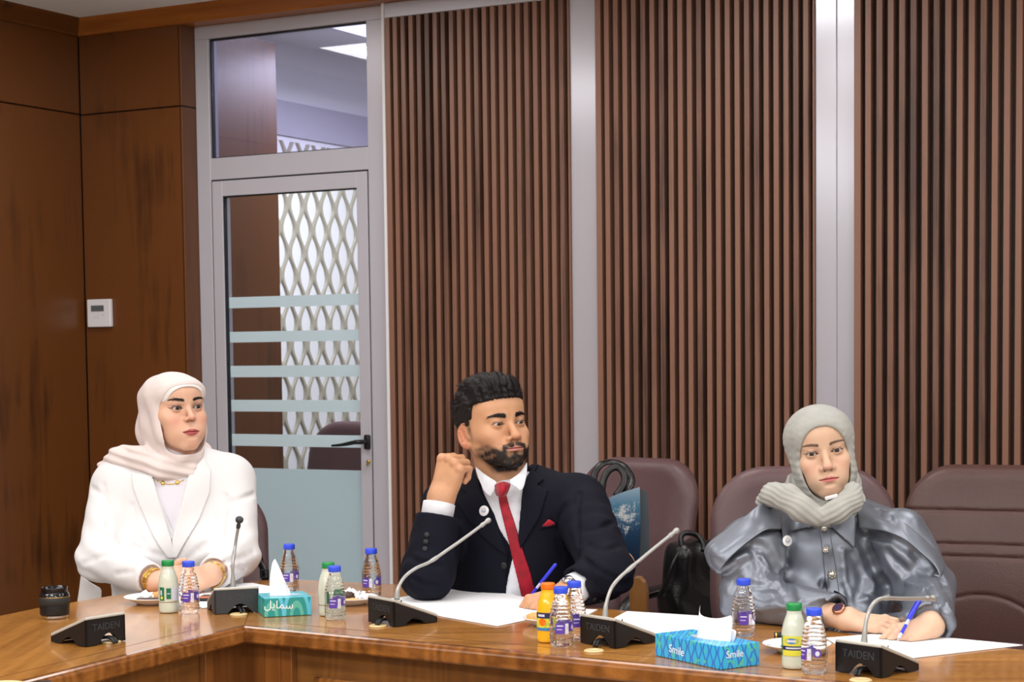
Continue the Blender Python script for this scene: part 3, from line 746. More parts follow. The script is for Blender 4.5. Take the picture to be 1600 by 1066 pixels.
# ---- papers
def sheet(name, px, label, cat='paper', z=TZ+.0008, th=.0008, mat='paper', lift=None):
    pts = [on_table(x, y, z) for x, y in px]; c = sum(pts, Vector())/len(pts)
    b = bmesh.new(); prism(b, [(p.x-c.x, p.y-c.y) for p in pts], 0, th); bmesh.ops.recalc_face_normals(b, faces=b.faces[:])
    o = obj(name, b, M[mat]); o.location = (c.x, c.y, z); tag(o, label, cat); return o
sheet('paper_sheet', [(300, 940), (316, 951), (396, 942.5), (418, 939), (424, 917), (395, 911.5), (330, 913)], 'white sheets under the hands of the woman in white')
sheet('paper_sheet', [(600, 938), (716, 920.5), (800, 929), (850, 948), (836, 967), (777.5, 979), (690, 964)], 'stack of white paper spread in front of the man under his elbow', th=.0016)
sheet('paper_sheet', [(640, 936), (770, 925), (822, 934), (812, 948), (700, 954)], 'loose white sheet on top of the stack in front of the man', z=TZ+.0026)
sheet('paper_sheet', [(850, 958), (868, 950), (934, 953), (915, 963)], 'small white sheet corner under the right cuff of the man')
sheet('paper_sheet', [(960, 966), (980, 955.6), (1091, 962.5), (1150, 975), (1110, 998), (1021, 1002.5)], 'blank white sheets between the microphone unit and the blue tissue box')
sheet('paper_sheet', [(1290, 998), (1375, 991), (1490, 998.5), (1598, 1009), (1418, 1030), (1307, 1008)], 'white paper the woman in grey is writing on', th=.0016)
# ---- phone
p = on_table(322, 938); b = bmesh.new(); bx(b, (0, 0, .004), (.036, .075, .008), None, .003, 2); o = obj('phone', b, M['black_plastic']); o.location = (p.x, p.y, TZ+.0018); o.rotation_euler = (0, 0, -.1); tag(o, 'dark phone with an orange patch lying beside the water bottle before the woman in white', 'phone')
b = bmesh.new(); bx(b, (0, -.022, .0083), (.030, .026, .0006)); obj('orange_patch', b, plain('orange_screen', (214, 92, 46), .3), o)
# ---- plates with food
def plate(px, py, r, label):
    p = on_table(px, py); t = empty('plate', (p.x, p.y, TZ+.0006)); tag(t, label, 'plate')
    b = bmesh.new(); lathe(b, [(.0001, .0), (r*.55, 0), (r*.58, .002), (r*.96, .0155), (r, .0175), (r*.985, .0185), (r*.92, .0165), (r*.60, .0045), (.0001, .0040)], 56); obj('dish', b, M['china'], t)
    return p
M['cake'] = plain('sponge_cake', (214, 166, 100), .8, noise=.2, nscale=200, bump=.5); M['choc'] = plain('chocolate', (66, 40, 32), .4, bump=.4)
def blob(name, loc, s, mat, label, cat, seed=0, rz=0):
    rnd = random.Random(seed); b = bmesh.new(); bmesh.ops.create_icosphere(b, subdivisions=3, radius=1)
    for v in b.verts:
        k = 1+.18*math.sin(v.co.x*5+seed)*math.cos(v.co.y*6+seed*2)+.06*rnd.random(); v.co = Vector((v.co.x*s[0]*k, v.co.y*s[1]*k, max(-.85, v.co.z)*s[2]*k))
    for f in b.faces: f.smooth = True
    o = obj(name, b, M[mat]); o.location = loc; o.rotation_euler = (0, 0, rz); tag(o, label, cat); return o
def napkin(loc, s, label, seed):
    rnd = random.Random(seed); b = bmesh.new(); n = 9; V = []
    for i in range(n):
        V.append([b.verts.new(((i/(n-1)-.5)*s, (j/(n-1)-.5)*s*.8, abs(math.sin(i*1.9+seed+j*.7))*s*.16+rnd.random()*s*.12+.001+ s*.22*math.exp(-((i-n/2)**2+(j-n/2)**2)/6))) for j in range(n)])
    for i in range(n-1):
        for j in range(n-1): b.faces.new((V[i][j], V[i+1][j], V[i+1][j+1], V[i][j+1]))
    o = solid(obj('crumpled_napkin', b, M['tissue']), .0006); o.location = loc; o.rotation_euler = (0, 0, rnd.random()*3); tag(o, label, 'napkin'); return o
p = plate(241, 943, .075, 'white plate with napkin and cake before the woman in white')
napkin((p.x-.022, p.y+.012, TZ+.008), .052, 'crumpled white napkin on the plate before the woman in white', 1)
blob('cake_piece', (p.x+.012, p.y+.008, TZ+.017), (.018, .014, .012), 'cake', 'golden piece of cake on the plate before the woman in white', 'cake', 2)
b = bmesh.new(); bx(b, (0, 0, .004), (.062, .014, .006), None, .002, 2); o = obj('chocolate_bar', b, M['choc']); o.location = (p.x-.006, p.y-.030, TZ+.011); o.rotation_euler = (0, 0, .1); tag(o, 'dark chocolate strip on the plate before the woman in white', 'chocolate')
p = plate(548, 944, .068, 'white plate holding napkins and sweets between the man and the green-capped bottle')
napkin((p.x+.0, p.y+.030, TZ+.012), .055, 'ragged white napkin at the back of the plate left of the man', 5); napkin((p.x+.028, p.y+.0, TZ+.010), .034, 'small folded napkin at the right of the plate left of the man', 9)
blob('chocolate_ball', (p.x-.004, p.y+.002, TZ+.018), (.014, .013, .012), 'choc', 'round dark chocolate on the plate left of the man', 'chocolate', 3); blob('cake_piece', (p.x+.004, p.y-.028, TZ+.012), (.022, .010, .006), 'cake', 'flat piece of cake on the plate left of the man', 'cake', 4)
p = plate(856, 977, .058, 'small white plate behind the orange juice bottle')
blob('cookie', (p.x-.030, p.y-.002, TZ+.018), (.016, .014, .011), 'cake', 'golden cookie on the small plate behind the orange juice', 'cookie', 6)
p = plate(1245, 1019, .070, 'white plate behind the green-capped bottle near the woman in grey')
b = bmesh.new(); bx(b, (0, 0, 0), (.030, .006, .002), None, .001, 1); o = obj('chocolate_stick', b, M['choc']); o.location = (p.x-.018, p.y+.018, TZ+.010); o.rotation_euler = (0, 0, .5); tag(o, 'thin dark stick on the plate near the woman in grey', 'chocolate')
napkin((p.x-.045, p.y+.0, TZ+.012), .03, 'small napkin on the left rim of the plate near the woman in grey', 12)
p = on_table(1219, 1000); b = bmesh.new(); lathe(b, [(.0001, -.012), (.008, -.012), (.008, .010), (.006, .012), (.0001, .012)], 20, Matrix.Rotation(R(90), 4, 'Y')); o = obj('lipstick_case', b, M['gasket']); o.location = (p.x, p.y, TZ+.0085); tag(o, 'small dark case lying on the table behind the plate of the woman in grey', 'small case')
b = bmesh.new(); lathe(b, [(.0082, -.011), (.0082, -.008)], 20, Matrix.Rotation(R(90), 4, 'Y')); obj('gold_band', b, M['gold'], o)
# ---- camera lens
p = on_table(86, 966); t = empty('camera_lens', (p.x, p.y, TZ+.0008)); tag(t, 'black camera lens with a thin gold ring standing on the left end of the table', 'camera lens')
k_ = .95
b = bmesh.new(); lathe(b, [(r*k_, z*k_) for r, z in [(.0001, .0), (.030, .0), (.031, .001), (.031, .007)]], 48); obj('mount_ring', b, M['steel'], t)
b = bmesh.new(); lathe(b, [(r*k_, z*k_) for r, z in [(.031, .007), (.0355, .008), (.0365, .012), (.0365, .034)]], 48, wob=None); obj('barrel', b, M['black_plastic'], t)
b = bmesh.new(); lathe(b, [(r*k_, z*k_) for r, z in [(.0365, .034), (.0380, .035), (.0380, .051), (.0372, .053)]], 90, wob=lambda a, z: 1+.008*math.cos(a*45)); obj('focus_ring', b, plain('grey_rubber', (44, 46, 48), .6), t)
b = bmesh.new(); lathe(b, [(r*k_, z*k_) for r, z in [(.0374, .053), (.0376, .0537), (.0374, .0545)]], 48); obj('gold_ring', b, M['gold'], t)
b = bmesh.new(); lathe(b, [(r*k_, z*k_) for r, z in [(.0370, .0545), (.0350, .062), (.0330, .064), (.0335, .066), (.0320, .072), (.0325, .073), (.0325, .077), (.030, .077), (.029, .072), (.0001, .070)]], 48); obj('front_rim', b, M['gasket_gloss'] if 'gasket_gloss' in M else plain('glossy_black', (16, 16, 20), .15), t)
# ================================================================ IMPLICIT-SURFACE TOOLKIT (bodies, clothes, hands, heads)
def V3(*a): return np.array(a, dtype=np.float64)
def smin(a, b, k):
    h = np.maximum(k-np.abs(a-b), 0)/k
    return np.minimum(a, b) - h*h*k*.25
def smax(a, b, k): return -smin(-a, -b, k)
def ell(p, c, r, Rm=None):
    q = p-np.asarray(c); 
    if Rm is not None: q = q@Rm          # columns of Rm = ellipsoid axes
    r = np.asarray(r, float); k0 = np.sqrt(((q/r)**2).sum(1)); k1 = np.sqrt(((q/(r*r))**2).sum(1))
    return k0*(k0-1)/np.maximum(k1, 1e-9)
def cone(p, a, b, r1, r2):
    """rounded cone (tapered limb)"""
    a = np.asarray(a, float); b = np.asarray(b, float); ba = b-a; l2 = ba@ba; rr = r1-r2; a2 = max(l2-rr*rr, 1e-12); il2 = 1/l2
    pa = p-a; y = pa@ba; z = y-l2
    xv = pa*l2-ba*y[:, None]; x2 = (xv*xv).sum(1); y2 = y*y*l2; z2 = z*z*l2
    k = np.sign(rr)*rr*rr*x2
    d1 = np.sqrt(x2+z2)*il2-r2; d2 = np.sqrt(x2+y2)*il2-r1; d3 = (np.sqrt(np.maximum(x2*a2*il2, 0))+y*rr)*il2-r1
    return np.where(np.sign(z)*a2*z2 > k, d1, np.where(np.sign(y)*a2*y2 < k, d2, d3))
def chain(p, pts, k=.01):
    """pts: list of (x,y,z,r); smooth chain of rounded cones"""
    d = None
    for A, B in zip(pts[:-1], pts[1:]):
        c = cone(p, A[:3], B[:3], A[3], B[3]); d = c if d is None else smin(d, c, k)
    return d
def bchain(p, pts, k=.01, m_=.03):
    """chain evaluated only near itself"""
    P = np.array(pts); lo = (P[:, :3]-P[:, 3:4]).min(0)-m_; hi = (P[:, :3]+P[:, 3:4]).max(0)+m_
    s = ((p > lo) & (p < hi)).all(1); d = np.full(len(p), 1.0)
    if s.any(): d[s] = chain(p[s], pts, k)
    return d
def boxd(p, c, h, Rm=None, r=0.0):
    q = p-np.asarray(c)
    if Rm is not None: q = q@Rm
    q = np.abs(q)-(np.asarray(h)-r)
    return np.sqrt((np.maximum(q, 0)**2).sum(1))+np.minimum(q.max(1), 0)-r
def poly2(u, v, P):
    """signed distance to a 2D polygon (negative inside)"""
    P = np.asarray(P, float); n = len(P); d = np.full(len(u), 1e9); s = np.ones(len(u))
    for i in range(n):
        a = P[i]; b = P[i-1]; e = b-a; wx = u-a[0]; wy = v-a[1]
        t = np.clip((wx*e[0]+wy*e[1])/(e@e), 0, 1); dx = wx-e[0]*t; dy = wy-e[1]*t; d = np.minimum(d, dx*dx+dy*dy)
        c1 = v >= a[1]; c2 = v < b[1]; c3 = e[0]*wy > e[1]*wx
        flip = (c1 & c2 & c3) | (~c1 & ~c2 & ~c3); s = np.where(flip, -s, s)
    return s*np.sqrt(d)
def vnoise(p, f, seed=0):
    """cheap smooth pseudo noise -1..1"""
    a = p*f; s = seed*1.7
    return (np.sin(a[:, 0]+1.3*np.sin(a[:, 1]*.9+s)+s)*np.sin(a[:, 1]*1.1+1.7*np.sin(a[:, 2]*.8+s*2)+1.1)+np.sin(a[:, 2]*1.3+1.1*np.sin(a[:, 0]*1.2+s)+2.3))*.5
def net_arrays(fn, lo, hi, h):
    lo = np.asarray(lo, float); hi = np.asarray(hi, float)
    B = 8; nb = np.ceil((hi-lo)/(h*B)).astype(int); n = nb*B+1
    ax = [lo[i]+h*np.arange(n[i]) for i in range(3)]
    bc = np.stack(np.meshgrid(*[lo[i]+h*B*(np.arange(nb[i])+.5) for i in range(3)], indexing='ij'), -1).reshape(-1, 3)
    dc = fn(bc); act = np.abs(dc) < h*B*1.35+.002
    D = np.repeat(np.repeat(np.repeat(dc.reshape(nb), B, 0), B, 1), B, 2).astype(np.float32)
    D = np.pad(D, ((0, 1), (0, 1), (0, 1)), mode='edge')
    ids = np.argwhere(act.reshape(nb)); off = np.stack(np.meshgrid(*[np.arange(B+1)]*3, indexing='ij'), -1).reshape(-1, 3)
    for s in range(0, len(ids), 400):
        g = (ids[s:s+400, None, :]*B+off[None]).reshape(-1, 3)
        D[g[:, 0], g[:, 1], g[:, 2]] = fn(lo+h*g)
    I = D < 0
    c = np.zeros(tuple(x-1 for x in n), np.int8)
    for dx in (0, 1):
        for dy in (0, 1):
            for dz in (0, 1): c += I[dx:n[0]-1+dx, dy:n[1]-1+dy, dz:n[2]-1+dz]
    cells = np.argwhere((c > 0) & (c < 8))
    idx = np.full(c.shape, -1, np.int32); idx[cells[:, 0], cells[:, 1], cells[:, 2]] = np.arange(len(cells))
    acc = np.zeros((len(cells), 3)); cnt = np.zeros(len(cells))
    cor = [(a, b_, c_) for a in (0, 1) for b_ in (0, 1) for c_ in (0, 1)]
    for a in cor:
        for axn in range(3):
            if a[axn]: continue
            b_ = list(a); b_[axn] = 1
            A = cells+np.array(a); Bq = cells+np.array(b_)
            da = D[A[:, 0], A[:, 1], A[:, 2]]; db = D[Bq[:, 0], Bq[:, 1], Bq[:, 2]]
            m_ = (da < 0) != (db < 0); t = np.where(m_, da/np.where(m_, da-db, 1), 0)
            pos = np.array(a, float)[None]+np.eye(3)[axn]*t[:, None]
            acc += np.where(m_[:, None], pos, 0); cnt += m_
    verts = lo+h*(cells+acc/np.maximum(cnt, 1)[:, None])
    quads = []
    for axn in range(3):
        s0 = [slice(None)]*3; s1 = [slice(None)]*3; s0[axn] = slice(0, -1); s1[axn] = slice(1, None)
        a = I[tuple(s0)]; b_ = I[tuple(s1)]; e = np.argwhere(a != b_)
        o1, o2 = [(1, 2), (2, 0), (0, 1)][axn]
        e = e[(e[:, o1] > 0) & (e[:, o2] > 0) & (e[:, o1] < n[o1]-1) & (e[:, o2] < n[o2]-1)]
        v = []
        for d1_, d2_ in ((-1, -1), (0, -1), (0, 0), (-1, 0)):
            q = e.copy(); q[:, o1] += d1_; q[:, o2] += d2_; v.append(idx[q[:, 0], q[:, 1], q[:, 2]])
        q = np.stack(v, 1); ins = a[e[:, 0], e[:, 1], e[:, 2]]
        q[~ins] = q[~ins][:, ::-1]; quads.append(q)
    q = np.concatenate(quads); q = q[(q >= 0).all(1)]
    return verts, q
def relax(v, q, it=1, lam=.5):
    for _ in range(it):
        s = np.zeros_like(v); c = np.zeros(len(v))
        for i in range(4):
            j = (i+1) % 4
            np.add.at(s, q[:, i], v[q[:, j]]); np.add.at(s, q[:, j], v[q[:, i]]); np.add.at(c, q[:, i], 1); np.add.at(c, q[:, j], 1)
        v = v+lam*(s/np.maximum(c, 1)[:, None]-v)
    return v
def mesh_from(name, v, q, colors=None, quads=True):
    me = bpy.data.meshes.new(name); k = q.shape[1]
    me.vertices.add(len(v)); me.vertices.foreach_set('co', v.astype(np.float32).ravel())
    me.loops.add(q.size); me.loops.foreach_set('vertex_index', q.astype(np.int32).ravel())
    me.polygons.add(len(q)); me.polygons.foreach_set('loop_start', np.arange(0, q.size, k, dtype=np.int32))
    me.polygons.foreach_set('use_smooth', np.ones(len(q), bool))
    me.update(calc_edges=True); me.validate()
    if colors is not None:
        at = me.color_attributes.new('Col', 'FLOAT_COLOR', 'POINT'); c4 = np.ones((len(v), 4), np.float32); c4[:, :3] = colors; at.data.foreach_set('color', c4.ravel())
    return me
def sdf_obj(name, fn, lo, hi, h, mat, parent=None, colfn=None, it=1):
    v, q = net_arrays(fn, lo, hi, h); v = relax(v, q, it)
    return obj(name, mesh_from(name, v, q, colfn(v) if colfn else None), mat, parent)
def frame(o, F, U, sc=1.0):
    """head frame: subject-left, forward, up as columns"""
    F = np.asarray(F, float); F = F/np.linalg.norm(F); U = np.asarray(U, float); U = U-F*(U@F); U /= np.linalg.norm(U)
    L = np.cross(U, F)
    return dict(o=np.asarray(o, float), L=L, F=F, U=U, sc=sc)
def tolocal(fr, p): q = (p-fr['o'])/fr['sc']; return np.stack([q@fr['L'], q@fr['F'], q@fr['U']], 1)
def toworld(fr, q): q = np.atleast_2d(q); return fr['o']+fr['sc']*(q[:, :1]*fr['L']+q[:, 1:2]*fr['F']+q[:, 2:3]*fr['U'])
def fr_angles(yaw, pitch, roll, o, sc):
    yaw, pitch, roll = R(yaw), R(pitch), R(roll)
    F = np.array([math.sin(yaw)*math.cos(pitch), -math.cos(yaw)*math.cos(pitch), math.sin(pitch)])
    U = np.array([0, 0, 1.0]); U = U-F*(U@F); U /= np.linalg.norm(U); L = np.cross(U, F)
    return dict(o=np.asarray(o, float), L=L*math.cos(roll)+U*math.sin(roll), F=F, U=U*math.cos(roll)-L*math.sin(roll), sc=sc)
def ss(x, a, b): t = np.clip((x-a)/(b-a), 0, 1); return t*t*(3-2*t)

def warp(p, P):
    p = p.copy(); z = p[:, 2]; lw, hi = P.get('low', 1.0), P.get('hi', 1.0)
    p[:, 2] = np.where(z < -.036, -.036+(z+.036)/lw, np.where(z > .04, .04+(z-.04)/hi, z)); return p
def head_sdf(P):
    """SDF in head space (x subject-left, y forward, z up; origin between the eyes). P = shape parameters"""
    g = P.get
    def f(p):
        p = warp(p, P)
        x, y, z = p[:, 0], p[:, 1], p[:, 2]; q = p.copy(); q[:, 0] = np.abs(x); ax_ = q[:, 0]
        fw_ = g('face_w', 1.0); jw = g('jaw_w', 1.0)
        d = ell(q, (0, -.082, .038), (.0745, .098, .080))
        d = smin(d, ell(q, (0, -.086, -.012), (.068*fw_, .050, .062)), .02)               # side of the skull, ear base
        d = smin(d, ell(q, (0, -.022, .044), (.052*fw_, .030, .038)), .03)              # forehead
        d = smin(d, ell(q, (0, -.042, -.016), (.0655*fw_, .048, .052)), .022)              # mid face
        d = smin(d, ell(q, (0, -.030, -.070), (.040*jw, .043, .038)), .022)              # lower face
        d = smin(d, cone(q, (.0445*jw, -.066, -.056), (.014, -.006, -.100), .0115, .0115), .022)  # jaw line
        d = smin(d, ell(q, (0, -.005, -.099+g('chin_z', 0)), (.019, .016+g('chin_y', 0), .0145)), .014)   # chin
        d = smin(d, ell(q, (.040*fw_, -.016, -.026), (.020, .020, .018)), .018)      # cheekbone
        d = smin(d, ell(q, (.033, -.014, -.056), (.018+g('cheek', 0), .020, .028)), .022)      # cheek
        d = smin(d, cone(q, (.010, .004, .016), (.042, -.008, .019), .0078+g('brow', 0), .007), .014)      # brow ridge
        d = smax(d, -ell(q, (.0315, .020, -.001), (.0165, .0135, .0115)), .011)          # eye socket
        # nose
        nb = g('nose_w', 1.0); nl = g('nose_y', 0.0)
        zn = g('nose_z', 0.0); q0 = q; q = q.copy(); q[:, 2] = np.where(q[:, 2] < .01, np.where(q[:, 2] > -.05, .01+(q[:, 2]-.01)/(1-zn/.055), q[:, 2]-zn), q[:, 2])
        n = cone(q, (0, .0045, .011), (0, .0215+nl*.7, -.026), .0064, .0078*nb)
        n = smin(n, ell(q, (0, .0265+nl, -.0355), (.0098*nb, .0098, .0088)), .008)
        n = smin(n, ell(q, (.0118*nb, .0150+nl*.5, -.0395), (.0062, .0092, .0068)), .006)
        d = smin(d, n, .010)
        d = smax(d, -ell(q, (.0066*nb, .0185+nl*.8, -.0462), (.0034, .0062, .0042)), .002); q = q0
        # eyelids
        lid = ell(q, (.0315, -.0008, 0), (.0142, .0134, .0128)); d = smin(d, lid, .005)
        u = (q[:, 0]-.0315)/.0152; op = g('eye_open', 1.0)
        tilt = .0012*u
        zu = (.0046*op)*(1-np.clip(u, -1, 1)**2)**.8+tilt+g('lid', 0); zl = -.0040*(1-np.clip(u, -1, 1)**2)+tilt
        hole = np.maximum(np.maximum(z-zu, zl-z), np.maximum(-(y-.001), np.abs(u)*.0152-.0146))
        d = smax(d, -hole, .0012)
        crease = np.sqrt((z-(zu+.0036))**2*1.0+(np.maximum(0, .002-y))**2)-.0007
        d = np.where((np.abs(u) < 1.05) & (y > 0), smax(d, -(crease), .0012), d)
        # mouth
        mo = g('mouth_w', 1.0); ly = g('lip_y', 0.0); lf = g('lip', 1.0)
        muz = ell(q, (0, .000, -.066), (.030, .0170, .026)); d = smin(d, muz, .016)
        cr = g('corner', 0.0)
        up = smin(cone(q, (.0045, .0168+ly, -.0622), (.0235*mo, .0050, -.0668+cr), .0036*lf, .0016), cone(q, (0, .0165+ly, -.0632), (.006, .0166+ly, -.0624), .0036*lf, .0036*lf), .002)
        lo_ = cone(q, (0, .0158+ly, -.0712), (.019*mo, .0075, -.0690+cr*.6), .0050*lf, .0022)
        d = smin(d, up, .0035); d = smin(d, lo_, .0045)
        gz = -.0666+cr*(ax_/.024)**2
        gr = np.sqrt((z-gz)**2+np.maximum(0, .012-y)**2*.15+np.maximum(0, ax_-.0245*mo)**2*2)-.0006
        d = np.where(y > -.005, smax(d, -gr, .0022), d)
        d = smax(d, -ell(q, (0, .0215+ly, -.0545), (.0030, .0035, .0060)), .004)          # philtrum
        d = smax(d, -ell(q, (0, .0185, -.0815), (.014, .0045, .0045)), .006)              # under lip
        if g('ear', True):
            a = R(12); ca, sa = math.cos(a), math.sin(a)
            Rm = np.array([[1, 0, 0], [0, ca, -sa], [0, sa, ca]]) @ np.array([[math.cos(.35), -math.sin(.35), 0], [math.sin(.35), math.cos(.35), 0], [0, 0, 1]])
            e = ell(q, (.0740, -.093, -.012), (.0065, .0175, .0310), Rm); e = smin(e, ell(q, (.0715, -.083, -.035), (.0060, .0095, .0110)), .006)
            e = smax(e, -ell(q, (.0800, -.091, -.008), (.0068, .0115, .0215), Rm), .003); e = smax(e, -ell(q, (.0775, -.083, -.020), (.0075, .0068, .0085)), .003)
            e = smin(e, ell(q, (.0705, -.074, -.020), (.004, .005, .006)), .004)
            e = smin(e, cone(q, (.0785, -.099, .002), (.0775, -.094, -.020), .0024, .0022), .003)
            d = smin(d, e, .006)
        return d
    return f
def mixc(c, col, m): return c*(1-m[:, None])+np.array(col)[None]*m[:, None]
def head_color(P):
    g = P.get
    skin = np.array(S(g('skin', (206, 158, 128)))); warm = np.array(S(g('warm', (206, 128, 104)))); browc = S(g('brow_c', (34, 24, 22)))
    lipc = S(g('lip_c', (176, 96, 92)))
    def f(q):
        q = warp(q, P)
        x, y, z = q[:, 0], q[:, 1], q[:, 2]; a = np.abs(x); c = np.repeat(skin[None], len(q), 0)
        n = vnoise(q, 90, 1)*.5+.5
        front = ss(y, -.06, -.01)
        c = mixc(c, warm, .55*g('blush', .6)*np.exp(-((a-.040)**2+(z+.036)**2)/(.018**2))*front)
        c = mixc(c, warm, .40*np.exp(-((a)**2+(z+.038-g('nose_z', 0))**2)/(.012**2))*ss(y, .01, .025))
        c = mixc(c, warm, .55*ss(a, .068, .078)*ss(-y, .06, .075))
        c = mixc(c, warm, .18*np.exp(-((a)**2+(z+.100)**2)/(.015**2)))
        # eye surround / make-up
        u = (a-.0315)/.0152; zu = .0046*g('eye_open', 1.0)*(1-np.clip(u, -1, 1)**2)**.8+.0012*u+g('lid', 0)
        sh = np.exp(-(((a-.033)/.017)**2+((z-.006)/.0065)**2))*ss(y, -.01, .004)
        c = mixc(c, S(g('shadow_c', (150, 98, 78))), g('shadow', .45)*sh)
        sh2 = np.exp(-(((a-.030)/.014)**2+((z+.009)/.004)**2))*ss(y, -.01, .004)
        c = mixc(c, S((156, 104, 84)), .22*sh2)
        lash = np.exp(-((z-zu-.0007)/.0015)**2)*(np.abs(u) < 1.12)*ss(y, -.004, .004)
        wing = np.exp(-((z-(.0012+(a-.046)*.55))/.0010)**2)*ss(a, .043, .046)*(1-ss(a, .049, .053))*g('wing', 0)
        c = mixc(c, S((20, 14, 13)), np.clip(g('lash', .9)*lash+wing, 0, 1))
        zl = -.0040*(1-np.clip(u, -1, 1)**2)+.0012*u
        c = mixc(c, S((70, 44, 38)), g('lash_lo', .5)*np.exp(-((z-zl+.0003)/.0009)**2)*(np.abs(u) < 1)*ss(y, -.004, .004))
        inner = (np.abs(u) < 1) & (z < zu-.0004) & (z > zl+.0004) & (y > -.01) & (y < .02) & (np.hypot(a-.0315, z) < .02)
        c = mixc(c, S((150, 90, 80)), inner*.6)
        # eyebrows
        t = (a-.012)/.042; bz = g('brow_z', .0205)+.0048*np.sin(np.clip(t, 0, 1)*2.2)+g('brow_tilt', 0)*(t-.3)*.01
        bw = g('brow_w', .0036)*(1-.75*np.clip(t, 0, 1)**2)*ss(t, -.06, .12)
        strand = 1.0
        br = (1-ss(np.abs(z-bz), bw*.6, bw*1.15+.0004))*ss(t, -.05, .08)*(1-ss(t, .92, 1.02))*front
        c = mixc(c, browc, g('brow_a', .95)*br*strand)
        # lips
        mo = g('mouth_w', 1.0); cr = g('corner', 0.0)
        gz = -.0666+cr*(a/.024)**2; wl = np.clip(a/(.0255*mo), 0, 1)
        lf_ = g('lip', 1.0); top = .0062*lf_*(1-wl**1.7)+.0009*np.exp(-((a-.005)/.004)**2)-.0012*np.exp(-(a/.003)**2); bot = .0078*lf_*(1-wl**2.2)
        lips = ss(z, gz-bot-.0006, gz-bot+.0008)*(1-ss(z, gz+top-.0006, gz+top+.0006))*(a < .0255*mo)*front
        c = mixc(c, lipc, g('lip_a', .85)*lips)
        c = mixc(c, np.array(lipc)*.25, .75*np.exp(-((z-gz)/.0009)**2)*(1-ss(a, .022*mo, .027*mo))*front)
        # nostrils
        nb = g('nose_w', 1.0)
        c = mixc(c, S((60, 30, 26)), .85*np.exp(-(((a-.0066*nb)/.0030)**2+((z+.0462-g('nose_z', 0))/.0022)**2))*ss(y, .008, .014))
        if g('beard'):
            bc = S((26, 20, 19)); nz = .5+.5*vnoise(q, 220, 3); nz2 = .5+.5*vnoise(q, 110, 5)
            # jaw/chin beard with sideburn, moustache
            jawline = ss(-z, .066+.003*nz2-.22*np.clip(a-.030, 0, .03)-.02*ss(a, .03, .06), .078+.003*nz2-.22*np.clip(a-.030, 0, .03)-.02*ss(a, .03, .06))
            under = 1-ss(-z, .116, .128)
            backlim = ss(y, -.075, -.050)
            chinb = jawline*under*backlim*(1-.45*ss(a, .035, .060))
            clean = np.exp(-((a/.013)**2+((z+.0795)/.0035)**2)*.8)
            side_gap = np.exp(-(((a-.021)/.006)**2+((z+.083)/.006)**2))
            mus = (1-ss(np.abs(z+.0555-(-.22*np.clip(a-.008, 0, 1))), .0048, .0072))*(a < .031)*(1-.85*np.exp(-(a/.0018)**2))
            conn = np.exp(-(((a-.029)/.0055)**2))*ss(-z, .056, .062)*(1-ss(-z, .09, .1))
            soul = np.exp(-(a/.006)**2)*ss(-z, .074, .077)*(1-ss(-z, .095, .105))
            bm = np.clip(chinb*(1-.75*clean)*(1-.5*side_gap)+mus*front+conn*.95*front+soul, 0, 1)*(1-lips)
            bm = np.where((y > -.08), bm, 0)
            stub = .30*ss(-z, .012, .060)*ss(y, -.085, -.065)*ss(a, .035, .058)*(1-ss(-z, .150, .175))
            burn = .8*np.exp(-(((y+.066)/.008)**2))*ss(a, .055, .065)*ss(z, -.040, -.005)
            bm = np.clip(bm*(.82+.3*nz)+stub*(.5+.8*nz)+burn*(.7+.4*nz), 0, 1)
            c = mixc(c, bc, bm*.92)
            scalp = ss(z-(.045+.9*np.clip(-y-.045, 0, .02)*0), .0, .004)*0
            hairz = ss(z+.9*np.clip(-.075-y, 0, .2)+.0*a, .030, .048)*ss(a, .04, .055)*ss(-y, .040, .055)
            c = mixc(c, S((34, 28, 27)), np.clip(.8*hairz, 0, .85))
            for mx, mz in ((-.034, -.052), (-.040, -.050), (-.036, -.062)):
                c = mixc(c, S((96, 54, 44)), .8*np.exp(-((x-mx)**2+(z-mz)**2)/(.0011**2))*front)
        c = c*(1+.05*(n-.5))[:, None]
        return c
    return f
def vc_mat(name, rough=.45, sss=.25, bump=.15, bscale=700, spec=.4, sheen=0.0, coat=0.0, brough=None):
    m, nt, p = newmat(name); a = N(nt, 'ShaderNodeVertexColor'); a.layer_name = 'Col'; nt.links.new(a.outputs[0], p.inputs['Base Color'])
    p.inputs['Roughness'].default_value = rough; p.inputs['Subsurface Weight'].default_value = sss; p.inputs['Subsurface Radius'].default_value = (.0045, .0018, .001); p.inputs['Subsurface Scale'].default_value = 1.0
    p.inputs['Specular IOR Level'].default_value = spec; p.inputs['Coat Weight'].default_value = coat
    tc = N(nt, 'ShaderNodeTexCoord'); n = N(nt, 'ShaderNodeTexNoise'); n.inputs['Scale'].default_value = bscale; n.inputs['Detail'].default_value = 2; nt.links.new(tc.outputs['Object'], n.inputs['Vector'])
    bp = N(nt, 'ShaderNodeBump'); bp.inputs['Strength'].default_value = bump; bp.inputs['Distance'].default_value = .0006; nt.links.new(n.outputs['Fac'], bp.inputs['Height']); nt.links.new(bp.outputs[0], p.inputs['Normal'])
    return m
M['skin'] = vc_mat('skin'); 
m_, nt_, p_ = newmat('eye'); a_ = N(nt_, 'ShaderNodeVertexColor'); a_.layer_name = 'Col'; nt_.links.new(a_.outputs[0], p_.inputs['Base Color']); p_.inputs['Roughness'].default_value = .25; p_.inputs['Specular IOR Level'].default_value = .3; p_.inputs['Coat Weight'].default_value = .1; M['eye'] = m_
